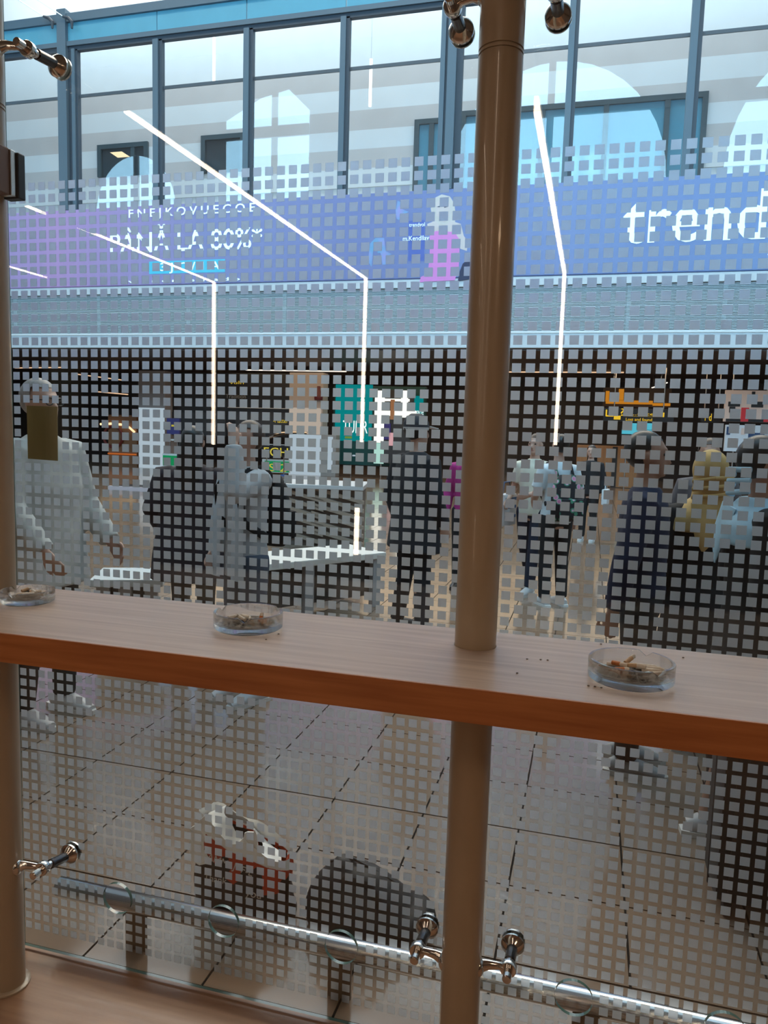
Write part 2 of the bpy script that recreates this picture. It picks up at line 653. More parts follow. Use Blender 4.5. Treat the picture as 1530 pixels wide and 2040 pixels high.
for k in range(32):
    link('slat', slat, lou, (0, 0, 0.012 + k * 0.0355))
for k, x in enumerate([-20.5, -17.5, -14.5, -11.5, -8.5, -5.5, -2.4, 0.7, 2.9, 5.5]):
    MB().box(x - 0.05, x + 0.05, 0.03, 0.06, 0, 1.15).build('slat_support', LOUVRE, lou)
struct(MB().rbox(HALL_X0, HALL_X1, FY - 0.10, FY + 0.05, 5.365, 5.585, 0.012).build('trim_2', FASCIA), 'white ledge between louvre and billboard', 'trim')
plane_box('wall_gallery_front', FASCIA, 'solid parapet of the gallery behind the billboard', HALL_X0, HALL_X1, FY + 0.12, FY + 0.4, 4.16, 7.80)


# billboard: printed gradient, internally lit
def billboard_mat():
    m = bpy.data.materials.new('billboard_print')
    m.use_nodes = True
    nt = m.node_tree
    b = nt.nodes['Principled BSDF']
    tc = nt.nodes.new('ShaderNodeTexCoord')
    sx = nt.nodes.new('ShaderNodeSeparateXYZ')
    nt.links.new(tc.outputs['Object'], sx.inputs[0])
    mr = nt.nodes.new('ShaderNodeMapRange')
    mr.inputs[1].default_value = -18.5
    mr.inputs[2].default_value = 4.0
    nt.links.new(sx.outputs[0], mr.inputs[0])
    rp = nt.nodes.new('ShaderNodeValToRGB')
    els = rp.color_ramp.elements
    els[0].position, els[0].color = 0.0, (0.33, 0.29, 0.56, 1)
    els[1].position, els[1].color = 1.0, (0.13, 0.22, 0.46, 1)
    e = els.new(0.12); e.color = (0.38, 0.25, 0.52, 1)
    e = els.new(0.34); e.color = (0.18, 0.21, 0.44, 1)
    e = els.new(0.70); e.color = (0.13, 0.19, 0.42, 1)
    nt.links.new(mr.outputs[0], rp.inputs[0])
    nt.links.new(rp.outputs[0], b.inputs['Base Color'])
    nt.links.new(rp.outputs[0], b.inputs['Emission Color'])
    b.inputs['Emission Strength'].default_value = 0.22
    b.inputs['Roughness'].default_value = 0.35
    return m


bb = thing('billboard', 'long blue and violet advertising billboard across the gallery front', 'billboard', (0, FY - 0.12, 0))
BBX1 = 9.0
MB().rbox(HALL_X0 + 6, BBX1, 0.0, 0.11, 5.60, 7.83, 0.02).build('panel', billboard_mat(), bb)


def bb_at(px, py):
    p = at(px, py, FY - 0.13)
    return Vector((p.x, -0.012, p.z))


p = bb_at(1240, 484)
text_mesh('lettering', 'trendyol', 1.62, LETTER, bb, p, width=4.95, mirror='letters')
p = bb_at(217, 505)
text_mesh('lettering', 'PÂNĂ LA 80%*', 0.80, LETTER, bb, p, width=bb_at(522, 500).x - p.x, mirror='letters')
p = bb_at(255, 434)
text_mesh('lettering', 'F N E J K O V U E C O E', 0.33, LETTER, bb, p, width=bb_at(508, 430).x - p.x, mirror='letters')
CYAN = mat('cyan_print', (0.05, 0.42, 0.62), 0.5, emit=(0.05, 0.45, 0.66), estr=0.5)
a, b_ = bb_at(297, 546), bb_at(448, 516)
MB().box(a.x, b_.x, -0.006, 0.002, a.z, b_.z).build('label_bar', CYAN, bb)
p = bb_at(318, 540)
text_mesh('lettering', '3 J C / 1 A', 0.32, LETTER, bb, p, width=bb_at(438, 540).x - p.x, mirror='letters')
p = bb_at(256, 564)
text_mesh('lettering', 'w b n e m le m a d pl', 0.13, LETTER, bb, p, width=bb_at(483, 560).x - p.x, mirror='letters')
p = bb_at(815, 452)
text_mesh('lettering', 'trendyol', 0.14, LETTER, bb, p, width=bb_at(846, 452).x - p.x)
p = bb_at(802, 480)
text_mesh('lettering', 'm.Kendllay', 0.17, LETTER, bb, p, width=bb_at(854, 480).x - p.x)


def flat_poly(name, pts, m, depth):
    q = [bb_at(x, y) for x, y in pts]
    MB().prism([(v.x, v.z) for v in q], -0.001 - depth, 0.002).build(name, m, bb)


HAIRP = mat('printed_blond_hair', (0.62, 0.62, 0.62), 0.6)
SKINP = mat('printed_skin', (0.66, 0.62, 0.64), 0.6)
PINKP = mat('printed_pink_dress', (0.55, 0.22, 0.58), 0.6, emit=(0.6, 0.22, 0.62), estr=0.25)
DARKP = mat('printed_dark', (0.03, 0.04, 0.10), 0.6)
BLUEP = mat('printed_cobalt', (0.09, 0.15, 0.52), 0.5)
AQUAP = mat('printed_aqua_ribbon', (0.10, 0.42, 0.68), 0.5, col2=(0.35, 0.35, 0.75), scale=3)
flat_poly('printed_hair', [(858, 415), (866, 394), (880, 387), (896, 391), (905, 405), (908, 430), (905, 452), (893, 460), (872, 458), (862, 445)], HAIRP, 0.002)
flat_poly('printed_shoulders', [(851, 446), (866, 440), (880, 452), (900, 440), (918, 446), (924, 470), (932, 480), (930, 500), (916, 495), (908, 470), (862, 470), (852, 455)], SKINP, 0.004)
flat_poly('printed_face', [(868, 405), (876, 398), (888, 398), (896, 408), (895, 430), (886, 443), (878, 441), (869, 428)], SKINP, 0.006)
flat_poly('printed_eye', [(870, 412), (876, 410), (876, 413)], DARKP, 0.008)
flat_poly('printed_eye', [(885, 411), (892, 412), (885, 414)], DARKP, 0.008)
flat_poly('printed_mouth', [(874, 432), (881, 431), (878, 435)], DARKP, 0.008)
flat_poly('printed_dress', [(856, 470), (868, 460), (905, 462), (916, 478), (914, 530), (906, 558), (836, 562), (838, 552), (852, 545), (856, 510)], PINKP, 0.008)
flat_poly('printed_sleeve', [(916, 540), (922, 525), (936, 515), (936, 556), (912, 560)], DARKP, 0.009)
flat_poly('printed_panel', [(814, 440), (846, 438), (845, 520), (813, 520)], BLUEP, 0.001)
flat_poly('printed_ribbon', [(733, 520), (737, 485), (748, 474), (765, 474), (768, 500), (780, 506), (768, 512), (768, 527), (762, 527), (758, 504), (752, 504), (752, 482), (744, 490), (740, 532)], AQUAP, 0.003)
flat_poly('printed_ribbon', [(788, 420), (792, 400), (798, 402), (800, 416), (814, 422), (800, 428), (795, 438), (790, 436)], AQUAP, 0.003)

# gallery glazing
glz = thing('gallery_glazing', 'glazed gallery front with blue grey mullions above the billboard', 'glazing', (0, FY, 0))
Z0, Z1 = 7.83, 12.36


def fx(px, py=250):
    return at(px, py, FY).x


mull = []
for px0, px1, kind in ((122, 139, 'p'), (140, 146, 'd'), (147, 157, 'f'), (307, 324, 'f'), (486, 503, 'f'), (676, 693, 'f'),
                       (874, 889, 'f'), (889, 906, 'p'), (906, 918, 'd'), (1124, 1143, 'f'), (1363, 1387, 'f')):
    mull.append((fx(px0), fx(px1), kind))
w = 0.27
mull += [(5.0, 5.0 + w, 'f'), (8.0, 8.0 + w, 'f'), (-20.9, -20.9 + w, 'f'), (-23.8, -23.8 + w, 'f')]
for x0, x1, kind in mull:
    if kind == 'p':
        MB().box(x0, x1, -0.14, 0.16, Z0, 12.36 if x0 > -10 else 13.45).build('mullion', FRAME, glz)
    elif kind == 'd':
        MB().box(x0, x1, -0.02, 0.1, Z0, Z1).build('mullion_recess', FRAME2, glz)
    else:
        xm = x0 + (x1 - x0) * 0.62
        MB().box(x0, xm, -0.08, 0.12, Z0, Z1).box(xm, x1, -0.03, 0.12, Z0, Z1, 1).build('mullion', [FRAME, FRAME2], glz)
xs = sorted(mull)
for k in range(len(xs) - 1):
    a, b_ = xs[k][1], xs[k + 1][0]
    if b_ - a > 0.6:
        MB().box(a, b_, 0.03, 0.045, Z0, Z1 - 0.1).build('glass_pane', FAR_GLASS, glz)
MB().box(HALL_X0, HALL_X1, -0.09, 0.12, 12.44, 12.57).build('head_rail', FRAME, glz)
MB().box(HALL_X0, HALL_X1, -0.03, 0.12, 12.32, 12.44).build('head_gasket', FRAME2, glz)
for a, b_ in zip([-24.0, -21.5, -18.4, -15.55, -12.46, -9.7, -6.85, -3.95, -1.0, 1.7, 5.0], [-21.5, -18.4, -15.55, -12.46, -9.7, -6.85, -3.95, -1.0, 1.7, 5.0, 8.0]):
    MB().box(a + 0.015, b_ - 0.015, -0.02, 0.06, 12.57, 13.10).build('spandrel_panel', SPANDREL, glz)
MB().box(HALL_X0, HALL_X1, -0.10, 0.14, 13.10, 13.33).build('top_rail', FRAME, glz)
za, zb = at(17, 207, FY).z, at(17, 201, FY).z
MB().box(HALL_X0, HALL_X1, 0.055, 0.09, za, zb).build('transom', mat('thin_transom', (0.10, 0.12, 0.14), 0.5), glz)
# cable stays on the top rail
for px in (98, 137):
    p = at(px + 6, 42, FY - 0.21)
    t = thing('cable_bracket', 'small black cable bracket with thin wire on the gallery top rail, %s of the pair' % ('left' if px < 110 else 'right'), 'bracket', p)
    MB().tube([(-0.30, 0, 0.16), (-0.12, 0, 0.10), (0.0, 0, -0.02), (0.0, 0, -0.2)], [0.03, 0.05, 0.05, 0.03], 8).build('clamp', FRAME2, t)
    MB().tube([(-0.28, 0, 0.15), (-1.6, -0.5, 0.95), (-4.0, -1.5, 2.6)], 0.012, 6).build('wire', STEEL, t)

# gallery interior: floor, back wall with bands and dark windows
GB = 25.5
plane_box('floor_gallery', mat('gallery_floor', (0.35, 0.33, 0.32), 0.5), 'grey gallery floor', HALL_X0, HALL_X1, FY + 0.41, GB, 7.5, 7.8, 'floor')
wg = plane_box('wall_gallery', WHITE, 'banded white and beige back wall of the gallery', HALL_X0, HALL_X1, GB, GB + 0.3, 4.2, 21)


def gz(px, py):
    return at(px, py, GB).z


bands = [(205, 240, BEIGE, 'beige_band'), (240, 277, PALE, 'pale_band'), (277, 312, BEIGE, 'beige_band'), (312, 345, PALE, 'pale_band'), (345, 379, BEIGE, 'beige_band'), (379, 412, PALE, 'pale_band')]
for y0, y1, mt, nm in bands:
    MB().box(HALL_X0, HALL_X1, GB - 0.05, GB, gz(60, y1), gz(60, y0)).build(nm, mt, wg)
GWIN = mat('dark_gallery_window', (0.03, 0.045, 0.055), 0.12, spec=0.8)
GTEAL = mat('teal_tinted_window', (0.09, 0.28, 0.38), 0.10, spec=0.8)
GFR = mat('dark_teal_frame', (0.04, 0.07, 0.085), 0.4)


def gwin(n, px0, px1, top, bot, m, bars=(), lampx=None):
    p0, p1 = at(px0, top, GB), at(px1, top, GB)
    zb = max(7.85, at((px0 + px1) / 2, bot, GB).z)
    zt = at((px0 + px1) / 2, top, GB).z
    e = thing('window_%d' % n, '', 'window', (p0.x, GB - 0.05, zb))
    struct(e, 'dark window in the gallery back wall, number %d from the left' % (n - 4), 'window')
    W, H = p1.x - p0.x, zt - zb
    MB().box(0, W, -0.02, 0.0, 0, H).build('pane', m, e)
    fr = MB().box(0, 0.16, -0.10, -0.02, 0, H).box(W - 0.16, W, -0.10, -0.02, 0, H).box(0.16, W - 0.16, -0.10, -0.02, H - 0.16, H)
    fr.build('frame', GFR, e)
    for b in bars:
        bx = at(b, top, GB).x - p0.x
        MB().box(bx - 0.08, bx + 0.08, -0.09, -0.02, 0, H - 0.16).build('bar', GFR, e)
    return e


w5 = gwin(5, 198, 298, 288, 352, GWIN, (268,))
q = at(238, 310, GB) - w5.location
MB().add([(q.x - 0.35, -0.03, q.z + 0.11), (q.x + 0.15, -0.03, q.z + 0.11), (q.x + 0.5, -0.03, q.z - 0.10), (q.x - 0.02, -0.03, q.z - 0.10)], [(0, 1, 2, 3)]).build('lit_panel', emis('warm_panel_light', (1.0, 0.75, 0.45), 1.6), w5)
gwin(6, 404, 490, 270, 345, GWIN)
gwin(7, 828, 921, 238, 380, GTEAL, (862,))
gwin(8, 921, 1410, 205, 380, GTEAL, (1083, 1209, 1330))
# thin lamps hanging in the gallery
GL = emis('gallery_lamp', (1.0, 0.95, 0.92), 2.2)
for i, (px, y0, y1) in enumerate(((426, 75, 165), (737, 118, 212))):
    a = at(px, y0, 23.5)
    b_ = at(px, y1, 23.5)
    t = thing('hanging_lamp', 'slim white vertical lamp tube hanging in the gallery, %s one' % ('left' if i == 0 else 'right'), 'lamp', b_)
    MB().cyl((0, 0, 0), (0, 0, a.z - b_.z), 0.05, 10).build('tube', GL, t)
    MB().cyl((0, 0, a.z - b_.z), (0, 0, 21.0 - b_.z), 0.008, 6).build('cord', WHITE, t)

# ------------------------------------------------------------------ glass wall of the smoking room
PY0, PY1 = GY - 0.005, GY + 0.005
HZ, HR = 0.225, 0.046
PITCHD, SQ = 0.0317, 0.0212
SQ_ME = MB().box(-SQ / 2, SQ / 2, 0, 0.0006, -SQ / 2, SQ / 2).mesh('frosted_square', FILM)


def glass_pane(n, x0, x1, holes, phase, label):
    bm = bmesh.new()
    loops = [[(x0, 0.010), (x1, 0.010), (x1, CEIL), (x0, CEIL)]]
    for hx in holes:
        loops.append([(hx + HR * math.cos(2 * math.pi * k / 40), HZ + HR * math.sin(2 * math.pi * k / 40)) for k in range(40)])
    edges = []
    for lp in loops:
        vs = [bm.verts.new((x, PY0, z)) for x, z in lp]
        for k in range(len(vs)):
            edges.append(bm.edges.new((vs[k], vs[(k + 1) % len(vs)])))
    bmesh.ops.triangle_fill(bm, use_beauty=True, use_dissolve=False, edges=edges)
    faces = bm.faces[:]
    r = bmesh.ops.extrude_face_region(bm, geom=faces)
    ext = [v for v in r['geom'] if isinstance(v, bmesh.types.BMVert)]
    bmesh.ops.translate(bm, verts=ext, vec=(0, PY1 - PY0, 0))
    bmesh.ops.recalc_face_normals(bm, faces=bm.faces[:])
    for f in bm.faces:
        f.material_index = 0 if abs(f.normal.y) > 0.9 else 1
    me = bpy.data.meshes.new('window_%d' % n)
    bm.to_mesh(me)
    bm.free()
    me.materials.append(GLASS)
    me.materials.append(GEDGE)
    pane = struct(link('window_%d' % n, me), label, 'window')
    cells = []
    k0 = int(math.ceil((x0 + 0.012 - phase) / PITCHD))
    k1 = int(math.floor((x1 - 0.012 - phase) / PITCHD))
    for k in range(k0, k1 + 1):
        for j in range(0, 69):
            x, z = phase + k * PITCHD, 2.2285 - j * PITCHD
            if any((x - hx) ** 2 + (z - HZ) ** 2 < (HR + 0.010) ** 2 for hx in holes):
                continue
            if -1.545 < x < -1.430 and 1.482 < z < 1.646:      # the notice is stuck here instead
                continue
            d = Vector((x, GY, z - EYE))
            vz = d.dot(FW)
            u, v = 765 + FPX * d.dot(RT) / vz, 1020 - FPX * d.dot(UP) / vz
            out = not (0 < u < 1530 and 0 < v < 2040)
            cells.append((out, d.length, x, z))
    cells.sort()
    rest = MB()
    for i, (_, _, x, z) in enumerate(cells):
        if i < 300:
            link('frosted_square', SQ_ME, pane, (x, PY1 + 0.0002, z))
        else:
            rest.box(x - SQ / 2, x + SQ / 2, PY1 + 0.0002, PY1 + 0.0008, z - SQ / 2, z + SQ / 2)
    if rest.v:
        me = bpy.data.meshes.new('frosted_squares')
        me.from_pydata(rest.v, [], rest.f)
        me.materials.append(FILM)
        o = link('frosted_squares', me, pane)
        o['kind'] = 'stuff'
    return pane


COLX, COLY, COLR = -0.226, 1.65, 0.0465
LCX = -1.518
JX = -0.232
glass_pane(9, -2.92, -1.600, [-2.28, -1.94], -1.62, 'frameless glass pane left of the left column')
glass_pane(10, -1.582, JX - 0.006, [-1.253, -0.914, -0.568], -0.427, 'frameless glass pane dotted with frosted squares between the two columns')
glass_pane(11, JX + 0.006, 1.15, [0.035, 0.38, 0.725], -0.178, 'frameless glass pane dotted with frosted squares right of the front column')
glass_pane(12, 1.165, 3.19, [1.6, 1.95], 1.18, 'frameless glass pane at the far right outside the view')


# ------------------------------------------------------------------ columns
def column(name_label, x, fr):
    t = thing('column', name_label, 'column', (x, COLY, 0), 0, 'tan steel columns of the glass wall')
    MB().cyl((0, 0, 0.0), (0, 0, 2.372), COLR, 48).build('shaft', TAN, t, 50)
    MB().cyl((0, 0, 2.372), (0, 0, 2.376), COLR - 0.003, 48).cyl((0, 0, 2.376), (0, 0, 2.381), COLR, 48).cyl((0, 0, 2.381), (0, 0, 2.385), COLR - 0.003, 48).build('joint_ring', TAN, t, 50)
    MB().cyl((0, 0, 2.385), (0, 0, CEIL), COLR, 48).build('upper_shaft', TAN, t, 50)
    MB().lathe([(COLR - 0.002, 0.0), (fr, 0.0), (fr, 0.005), (fr - 0.003, 0.007), (COLR - 0.002, 0.007)], 48, close=True).build('base_flange', TAN, t, 40)
    return t


column('tan round steel column standing through the wooden bar in the middle', COLX, 0.060)
column('tan round steel column at the left edge with a floor flange', LCX, 0.060)


# spider fittings: arm from the column, hub, threaded bolt, clamp discs on both sides of the glass
def fitting(cx, gx, gz, dz, label):
    side = 1 if gx > cx else -1
    z = gz + dz
    t = thing('glass_fitting', label, 'glass fitting', (cx, COLY, z), 0, 'polished spider fittings holding the glass')
    bx, by = gx - cx, 0.022
    x0 = side * (COLR - 0.008)
    MB().tube([(x0, 0.004, 0.002), (x0 + (bx - x0) * 0.35, 0.008, 0.008), (x0 + (bx - x0) * 0.7, 0.015, 0.006), (bx - side * 0.008, by, 0)],
              [(0.018, 0.013), (0.012, 0.009), (0.009, 0.008), (0.0105, 0.009)], 14, hint=Vector((0, 1, 0))).build('arm', CHROME, t, 50)
    MB().ball((x0 + side * 0.004, 0, 0.002), 0.012, 0.020, 0.022).build('arm_root', CHROME, t, True)
    MB().lathe([(0.008, -0.011), (0.0175, -0.011), (0.0195, -0.008), (0.0195, 0.008), (0.0175, 0.011), (0.008, 0.011)], 28, c=(bx, by, 0), axis='y', close=True).build('hub', CHROME, t, 40)
    yd = PY0 - COLY
    rod = MB().tube([(bx, by - 0.042, 0), (bx, by - 0.040, 0), (bx, by + 0.03, -dz * 0.25), (bx, yd - 0.016, -dz)], [0.0085, 0.0105, 0.0105, 0.0095], 18).build('bolt', CHROME, t, 40)
    MB().cyl((bx, by + 0.03, -dz * 0.3), (bx, yd - 0.020, -dz), 0.0135, 18).build('lock_nut', mat('dark_steel', (0.12, 0.11, 0.11), 0.25, 1.0), t, 40)
    MB().lathe([(0.0, yd - 0.022), (0.012, yd - 0.022), (0.024, yd - 0.013), (0.029, yd - 0.006), (0.029, yd - 0.001), (0.0, yd - 0.001)], 32, c=(bx, 0, -dz), axis='y').build('clamp_disc', CHROME, t, 35)
    MB().lathe([(0.0, 0.0), (0.029, 0.0), (0.029, 0.005), (0.024, 0.010), (0.0, 0.012)], 32, c=(bx, PY1 + 0.001 - COLY, -dz), axis='y').build('outer_disc', STEEL, t, 35)
    return t


fitting(LCX, -1.404, 2.523, -0.010, 'polished steel glass fitting at top left beside the left column')
fitting(LCX, -1.410, 0.336, 0.020, 'polished steel glass fitting low on the left column near the floor')
fitting(COLX, -0.336, 2.500, -0.006, 'polished steel glass fitting at top on the left side of the middle column')
fitting(COLX, -0.123, 2.510, -0.008, 'polished steel glass fitting at top on the right side of the middle column')
fitting(COLX, -0.336, 0.333, 0.018, 'polished steel glass fitting near the floor left of the middle column')
fitting(COLX, -0.118, 0.336, 0.018, 'polished steel glass fitting near the floor right of the middle column')

# brown sensor box on the left column
t = thing('control_box', 'small brown box with dark edge fixed high on the left column', 'box', (-1.458, 1.62, 2.155))
MB().rbox(-0.012, 0.026, -0.05, 0.012, 0.0, 0.112, 0.003).build('cover', mat('brown_cover', (0.20, 0.125, 0.095), 0.5), t)
MB().rbox(-0.010, 0.030, 0.012, 0.030, 0.0, 0.110, 0.002).build('bezel', STEEL, t)
MB().rbox(-0.010, 0.036, 0.030, 0.055, -0.003, 0.108, 0.003).build('back_plate', mat('black_plastic', (0.02, 0.022, 0.025), 0.4), t)

# notice stuck on the outside of the pane: its olive back faces the room
t = thing('notice', 'olive brown back of a paper notice stuck on the left pane', 'notice', (-1.487, PY1 + 0.0010, 1.564))
MB().prism([(-0.050, 0.075), (-0.0495, -0.074), (0.050, -0.0765), (0.0505, 0.0745)], 0, 0.0012).build('sheet', mat('olive_paper', (0.27, 0.235, 0.115), 0.7, noise=0.06, scale=30, stretch=(1, 1, 0.2)), t)
MB().box(-0.052, 0.052, 0.0012, 0.0018, 0.060, 0.074).build('tape', mat('clear_tape', (0.5, 0.5, 0.45), 0.3), t)

# ------------------------------------------------------------------ wooden bar
SZ, SY0, SY1, ST = 1.127, 1.355, 1.776, 0.066


def sky_lit_wood():  # top of the bar: sky reflection put into a paler, greyer wood colour
    m = wood('bar_oak_sky_lit', (0.46, 0.32, 0.24), (0.60, 0.45, 0.35), (1.1, 26, 26), 0.32, 2.0)
    return m


def warm_lit_wood():  # same wood as the top, warm room light put into its orange colour
    return wood('bar_oak_warm_lit', (0.37, 0.120, 0.038), (0.52, 0.190, 0.064), (1.5, 20, 26), 0.38, 2.2)


bar = thing('bar_counter', 'long oak laminate bar shelf with warm light coloured into its thick front edge', 'counter', (0, SY0, SZ))
bmm = bmesh.new()
loops = [[(-5.9, 0.004), (3.1, 0.004), (3.1, SY1 - SY0), (-5.9, SY1 - SY0)]]
for cx in (LCX, COLX):      # cut-outs for the two columns
    loops.append([(cx + (COLR + 0.001) * math.cos(2 * math.pi * k / 40), COLY - SY0 + (COLR + 0.001) * math.sin(2 * math.pi * k / 40)) for k in range(40)])
eds = []
for lp in loops:
    vs = [bmm.verts.new((x, y, 0)) for x, y in lp]
    eds += [bmm.edges.new((vs[k], vs[(k + 1) % len(vs)])) for k in range(len(vs))]
bmesh.ops.triangle_fill(bmm, use_beauty=True, use_dissolve=False, edges=eds)
r = bmesh.ops.extrude_face_region(bmm, geom=bmm.faces[:])
bmesh.ops.translate(bmm, verts=[v for v in r['geom'] if isinstance(v, bmesh.types.BMVert)], vec=(0, 0, -ST + 0.002))
bmesh.ops.recalc_face_normals(bmm, faces=bmm.faces[:])
me = bpy.data.meshes.new('top_board')
bmm.to_mesh(me)
bmm.free()
me.materials.append(sky_lit_wood())
link('top_board', me, bar)
MB().rbox(-5.9, 3.1, -0.002, 0.004, -ST, 0.0005, 0.0018).build('front_edge', warm_lit_wood(), bar)
MB().box(-5.9, 3.1, 0.004, 0.02, -ST - 0.001, -ST + 0.002).build('bottom_lip', warm_lit_wood(), bar)

# ------------------------------------------------------------------ ashtrays
AGLASS = real_glass('ashtray_glass', (0.955, 0.965, 0.968), 0.0, 1.5, 0.62)
ASH = mat('grey_ash', (0.23, 0.20, 0.175), 0.95, noise=0.5, scale=160, bump=0.4)
TOBAC = mat('dark_tobacco', (0.03, 0.02, 0.014), 0.95, noise=0.4, scale=200, bump=0.4)
PAPER = mat('cigarette_paper', (0.72, 0.66, 0.58), 0.8, noise=0.08, scale=90)
CORK = mat('orange_filter', (0.58, 0.20, 0.06), 0.7, noise=0.15, scale=200)
BUFF = mat('buff_filter', (0.60, 0.40, 0.24), 0.7, noise=0.1, scale=200)


WHERE = {1: ('at the left inside', 'short and nearest the front', 'turned back toward the glass', 'standing out near the back', 'slanting at the right inside', 'tilted up at the back left'),
         2: ('long and bent beside the burnt tobacco', 'standing upright', 'lying flat at the front', 'lying across the long one', 'lying beside the upright one', 'lying near the left rim'),
         3: ('lying on top at the back left', 'propped steeply at the back', 'lying on top in the middle', 'leaning on the left front wall', 'lying flat left of centre', 'lying short at the front', 'lying at the very front', 'long and thin at the back',
             'long and thin beside another long one', 'lying right of centre', 'lying by the right rim', 'lying near the back left rim')}


def ashtray(x, y, R, label, rz, butts, seed):
    rnd = random.Random(seed)
    t = thing('ashtray', label, 'ashtray', (x, y, SZ), rz, 'round glass ashtrays on the bar')
    H, wall, base = 0.040 * R / 0.08, 0.0075, 0.012
    seg = 72
    notch = [0.35, 0.35 + 2.094, 0.35 + 4.189]

    def hgt(w):
        for n in notch:
            d = abs((w - n + math.pi) % (2 * math.pi) - math.pi) * R
            if d < 0.0085:
                return H - 0.010 * math.sqrt(max(0, 1 - (d / 0.0085) ** 2))
        return H
    v, f = [], []
    prof = [(0.0, 0.0005), (R - 0.006, 0.0005), (R - 0.001, 0.004), (R, 0.010), (R, None), (R - 0.0015, 'top'), (R - wall + 0.001, 'top'), (R - wall, None), (R - wall - 0.001, base + 0.008), (R - wall - 0.008, base + 0.001), (0.0, base)]
    for r, h in prof:
        for k in range(seg):
            w = 2 * math.pi * k / seg
            hh = hgt(w)
            z = h if isinstance(h, float) else (hh if h == 'top' else hh - 0.0018)
            v.append((r * math.cos(w), r * math.sin(w), z))
    for i in range(len(prof) - 1):
        for k in range(seg):
            k2 = (k + 1) % seg
            f.append((i * seg + k, i * seg + k2, (i + 1) * seg + k2, (i + 1) * seg + k))
    MB().add(v, f).build('bowl', AGLASS, t, 35)
    # bed of ash
    am = MB()
    v, f = [], []
    rings_, sg = 9, 40
    for i in range(rings_):
        r = (R - wall - 0.010) * i / (rings_ - 1)
        for k in range(sg):
            w = 2 * math.pi * k / sg
            v.append((r * math.cos(w), r * math.sin(w), base + 0.0006 + (0.0045 * (1 - i / (rings_ - 1)) + 0.0018 * rnd.random()) * (0 if i == rings_ - 1 else 1)))
    for i in range(rings_ - 1):
        for k in range(sg):
            k2 = (k + 1) % sg
            f.append((i * sg + k, (i + 1) * sg + k, (i + 1) * sg + k2, i * sg + k2))
    o = am.add(v, f).build('ash_bed', ASH, t, True)
    o['kind'] = 'stuff'
    dk = MB()
    for _ in range(16):
        a, r = rnd.uniform(1.2, 2.6), rnd.uniform(0.2, 0.68) * R
        s = rnd.uniform(0.0025, 0.0065)
        dk.ball((r * math.cos(a), r * math.sin(a), base + 0.006), s * 1.3, s, s * 0.6, 7, 4)
    o = dk.build('burnt_tobacco', TOBAC, t, True)
    o['kind'] = 'stuff'
    for (bx, by, ang, tilt, L, kind, lift), desc in zip(butts, WHERE[seed]):
        bt = thing('cigarette_butt', '', 'cigarette butt', (0, 0, 0))
        d = Vector((math.cos(ang) * math.cos(tilt), math.sin(ang) * math.cos(tilt), math.sin(tilt)))
        p0 = Vector((x + bx * R, y + by * R, SZ + base + 0.0075 + lift))
        rr = 0.0045
        fl = min(0.021, L * 0.7)
        fm = {'o': CORK, 'b': BUFF, 'w': PAPER}[kind]
        bt.location = p0
        MB().tube([Vector((0, 0, 0)), d * fl], rr, 12).build('filter', fm, bt, 40)
        if L > fl + 0.002:
            bend = Vector((rnd.uniform(-.2, .2), rnd.uniform(-.2, .2), rnd.uniform(-.15, 0.0)))
            MB().tube([d * fl, d * (fl + (L - fl) * 0.6), d * L + bend * (L - fl)], [rr * 0.96, (rr * 1.0, rr * 0.8), (rr * 0.9, rr * 0.5)], 12).build('paper_stub', PAPER, bt, 40)
        kn = {'o': 'orange tipped', 'b': 'buff tipped', 'w': 'all white'}[kind]
        bt['label'] = '%s cigarette butt %s of the %s ashtray' % (kn, desc, {1: 'left', 2: 'middle', 3: 'right'}[seed])
        bt['group'] = 'cigarette butts in the %s ashtray' % {1: 'left', 2: 'middle', 3: 'right'}[seed]
    return t


ashtray(-1.397, 1.622, 0.066, 'thick round glass ashtray full of butts at the left end of the bar', 0.3,
        [(-0.35, -0.2, 0.3, 0.1, 0.030, 'w', 0), (0.05, -0.35, 0.9, 0.15, 0.028, 'w', 0.002), (0.3, 0.1, 2.6, 0.05, 0.030, 'w', 0.004), (-0.1, 0.25, 0.1, 0.1, 0.032, 'b', 0.002), (0.30, -0.25, 0.5, 0.08, 0.030, 'w', 0.002), (-0.45, 0.2, 1.3, 0.2, 0.026, 'b', 0.003)], 1)
ashtray(-0.757, 1.598, 0.081, 'thick round glass ashtray in the middle of the bar with an upright orange butt', 2.6,
        [(-0.30, 0.18, -0.55, 0.06, 0.042, 'w', 0.004), (0.42, -0.12, 1.0, 1.35, 0.026, 'o', -0.004), (0.12, -0.30, 0.25, 0.05, 0.020, 'b', 0.0), (-0.02, -0.18, 2.6, 0.10, 0.026, 'w', 0.002), (0.48, -0.22, 0.4, 0.1, 0.020, 'b', 0.0), (-0.62, -0.05, 0.9, 0.1, 0.026, 'w', 0.0)], 2)
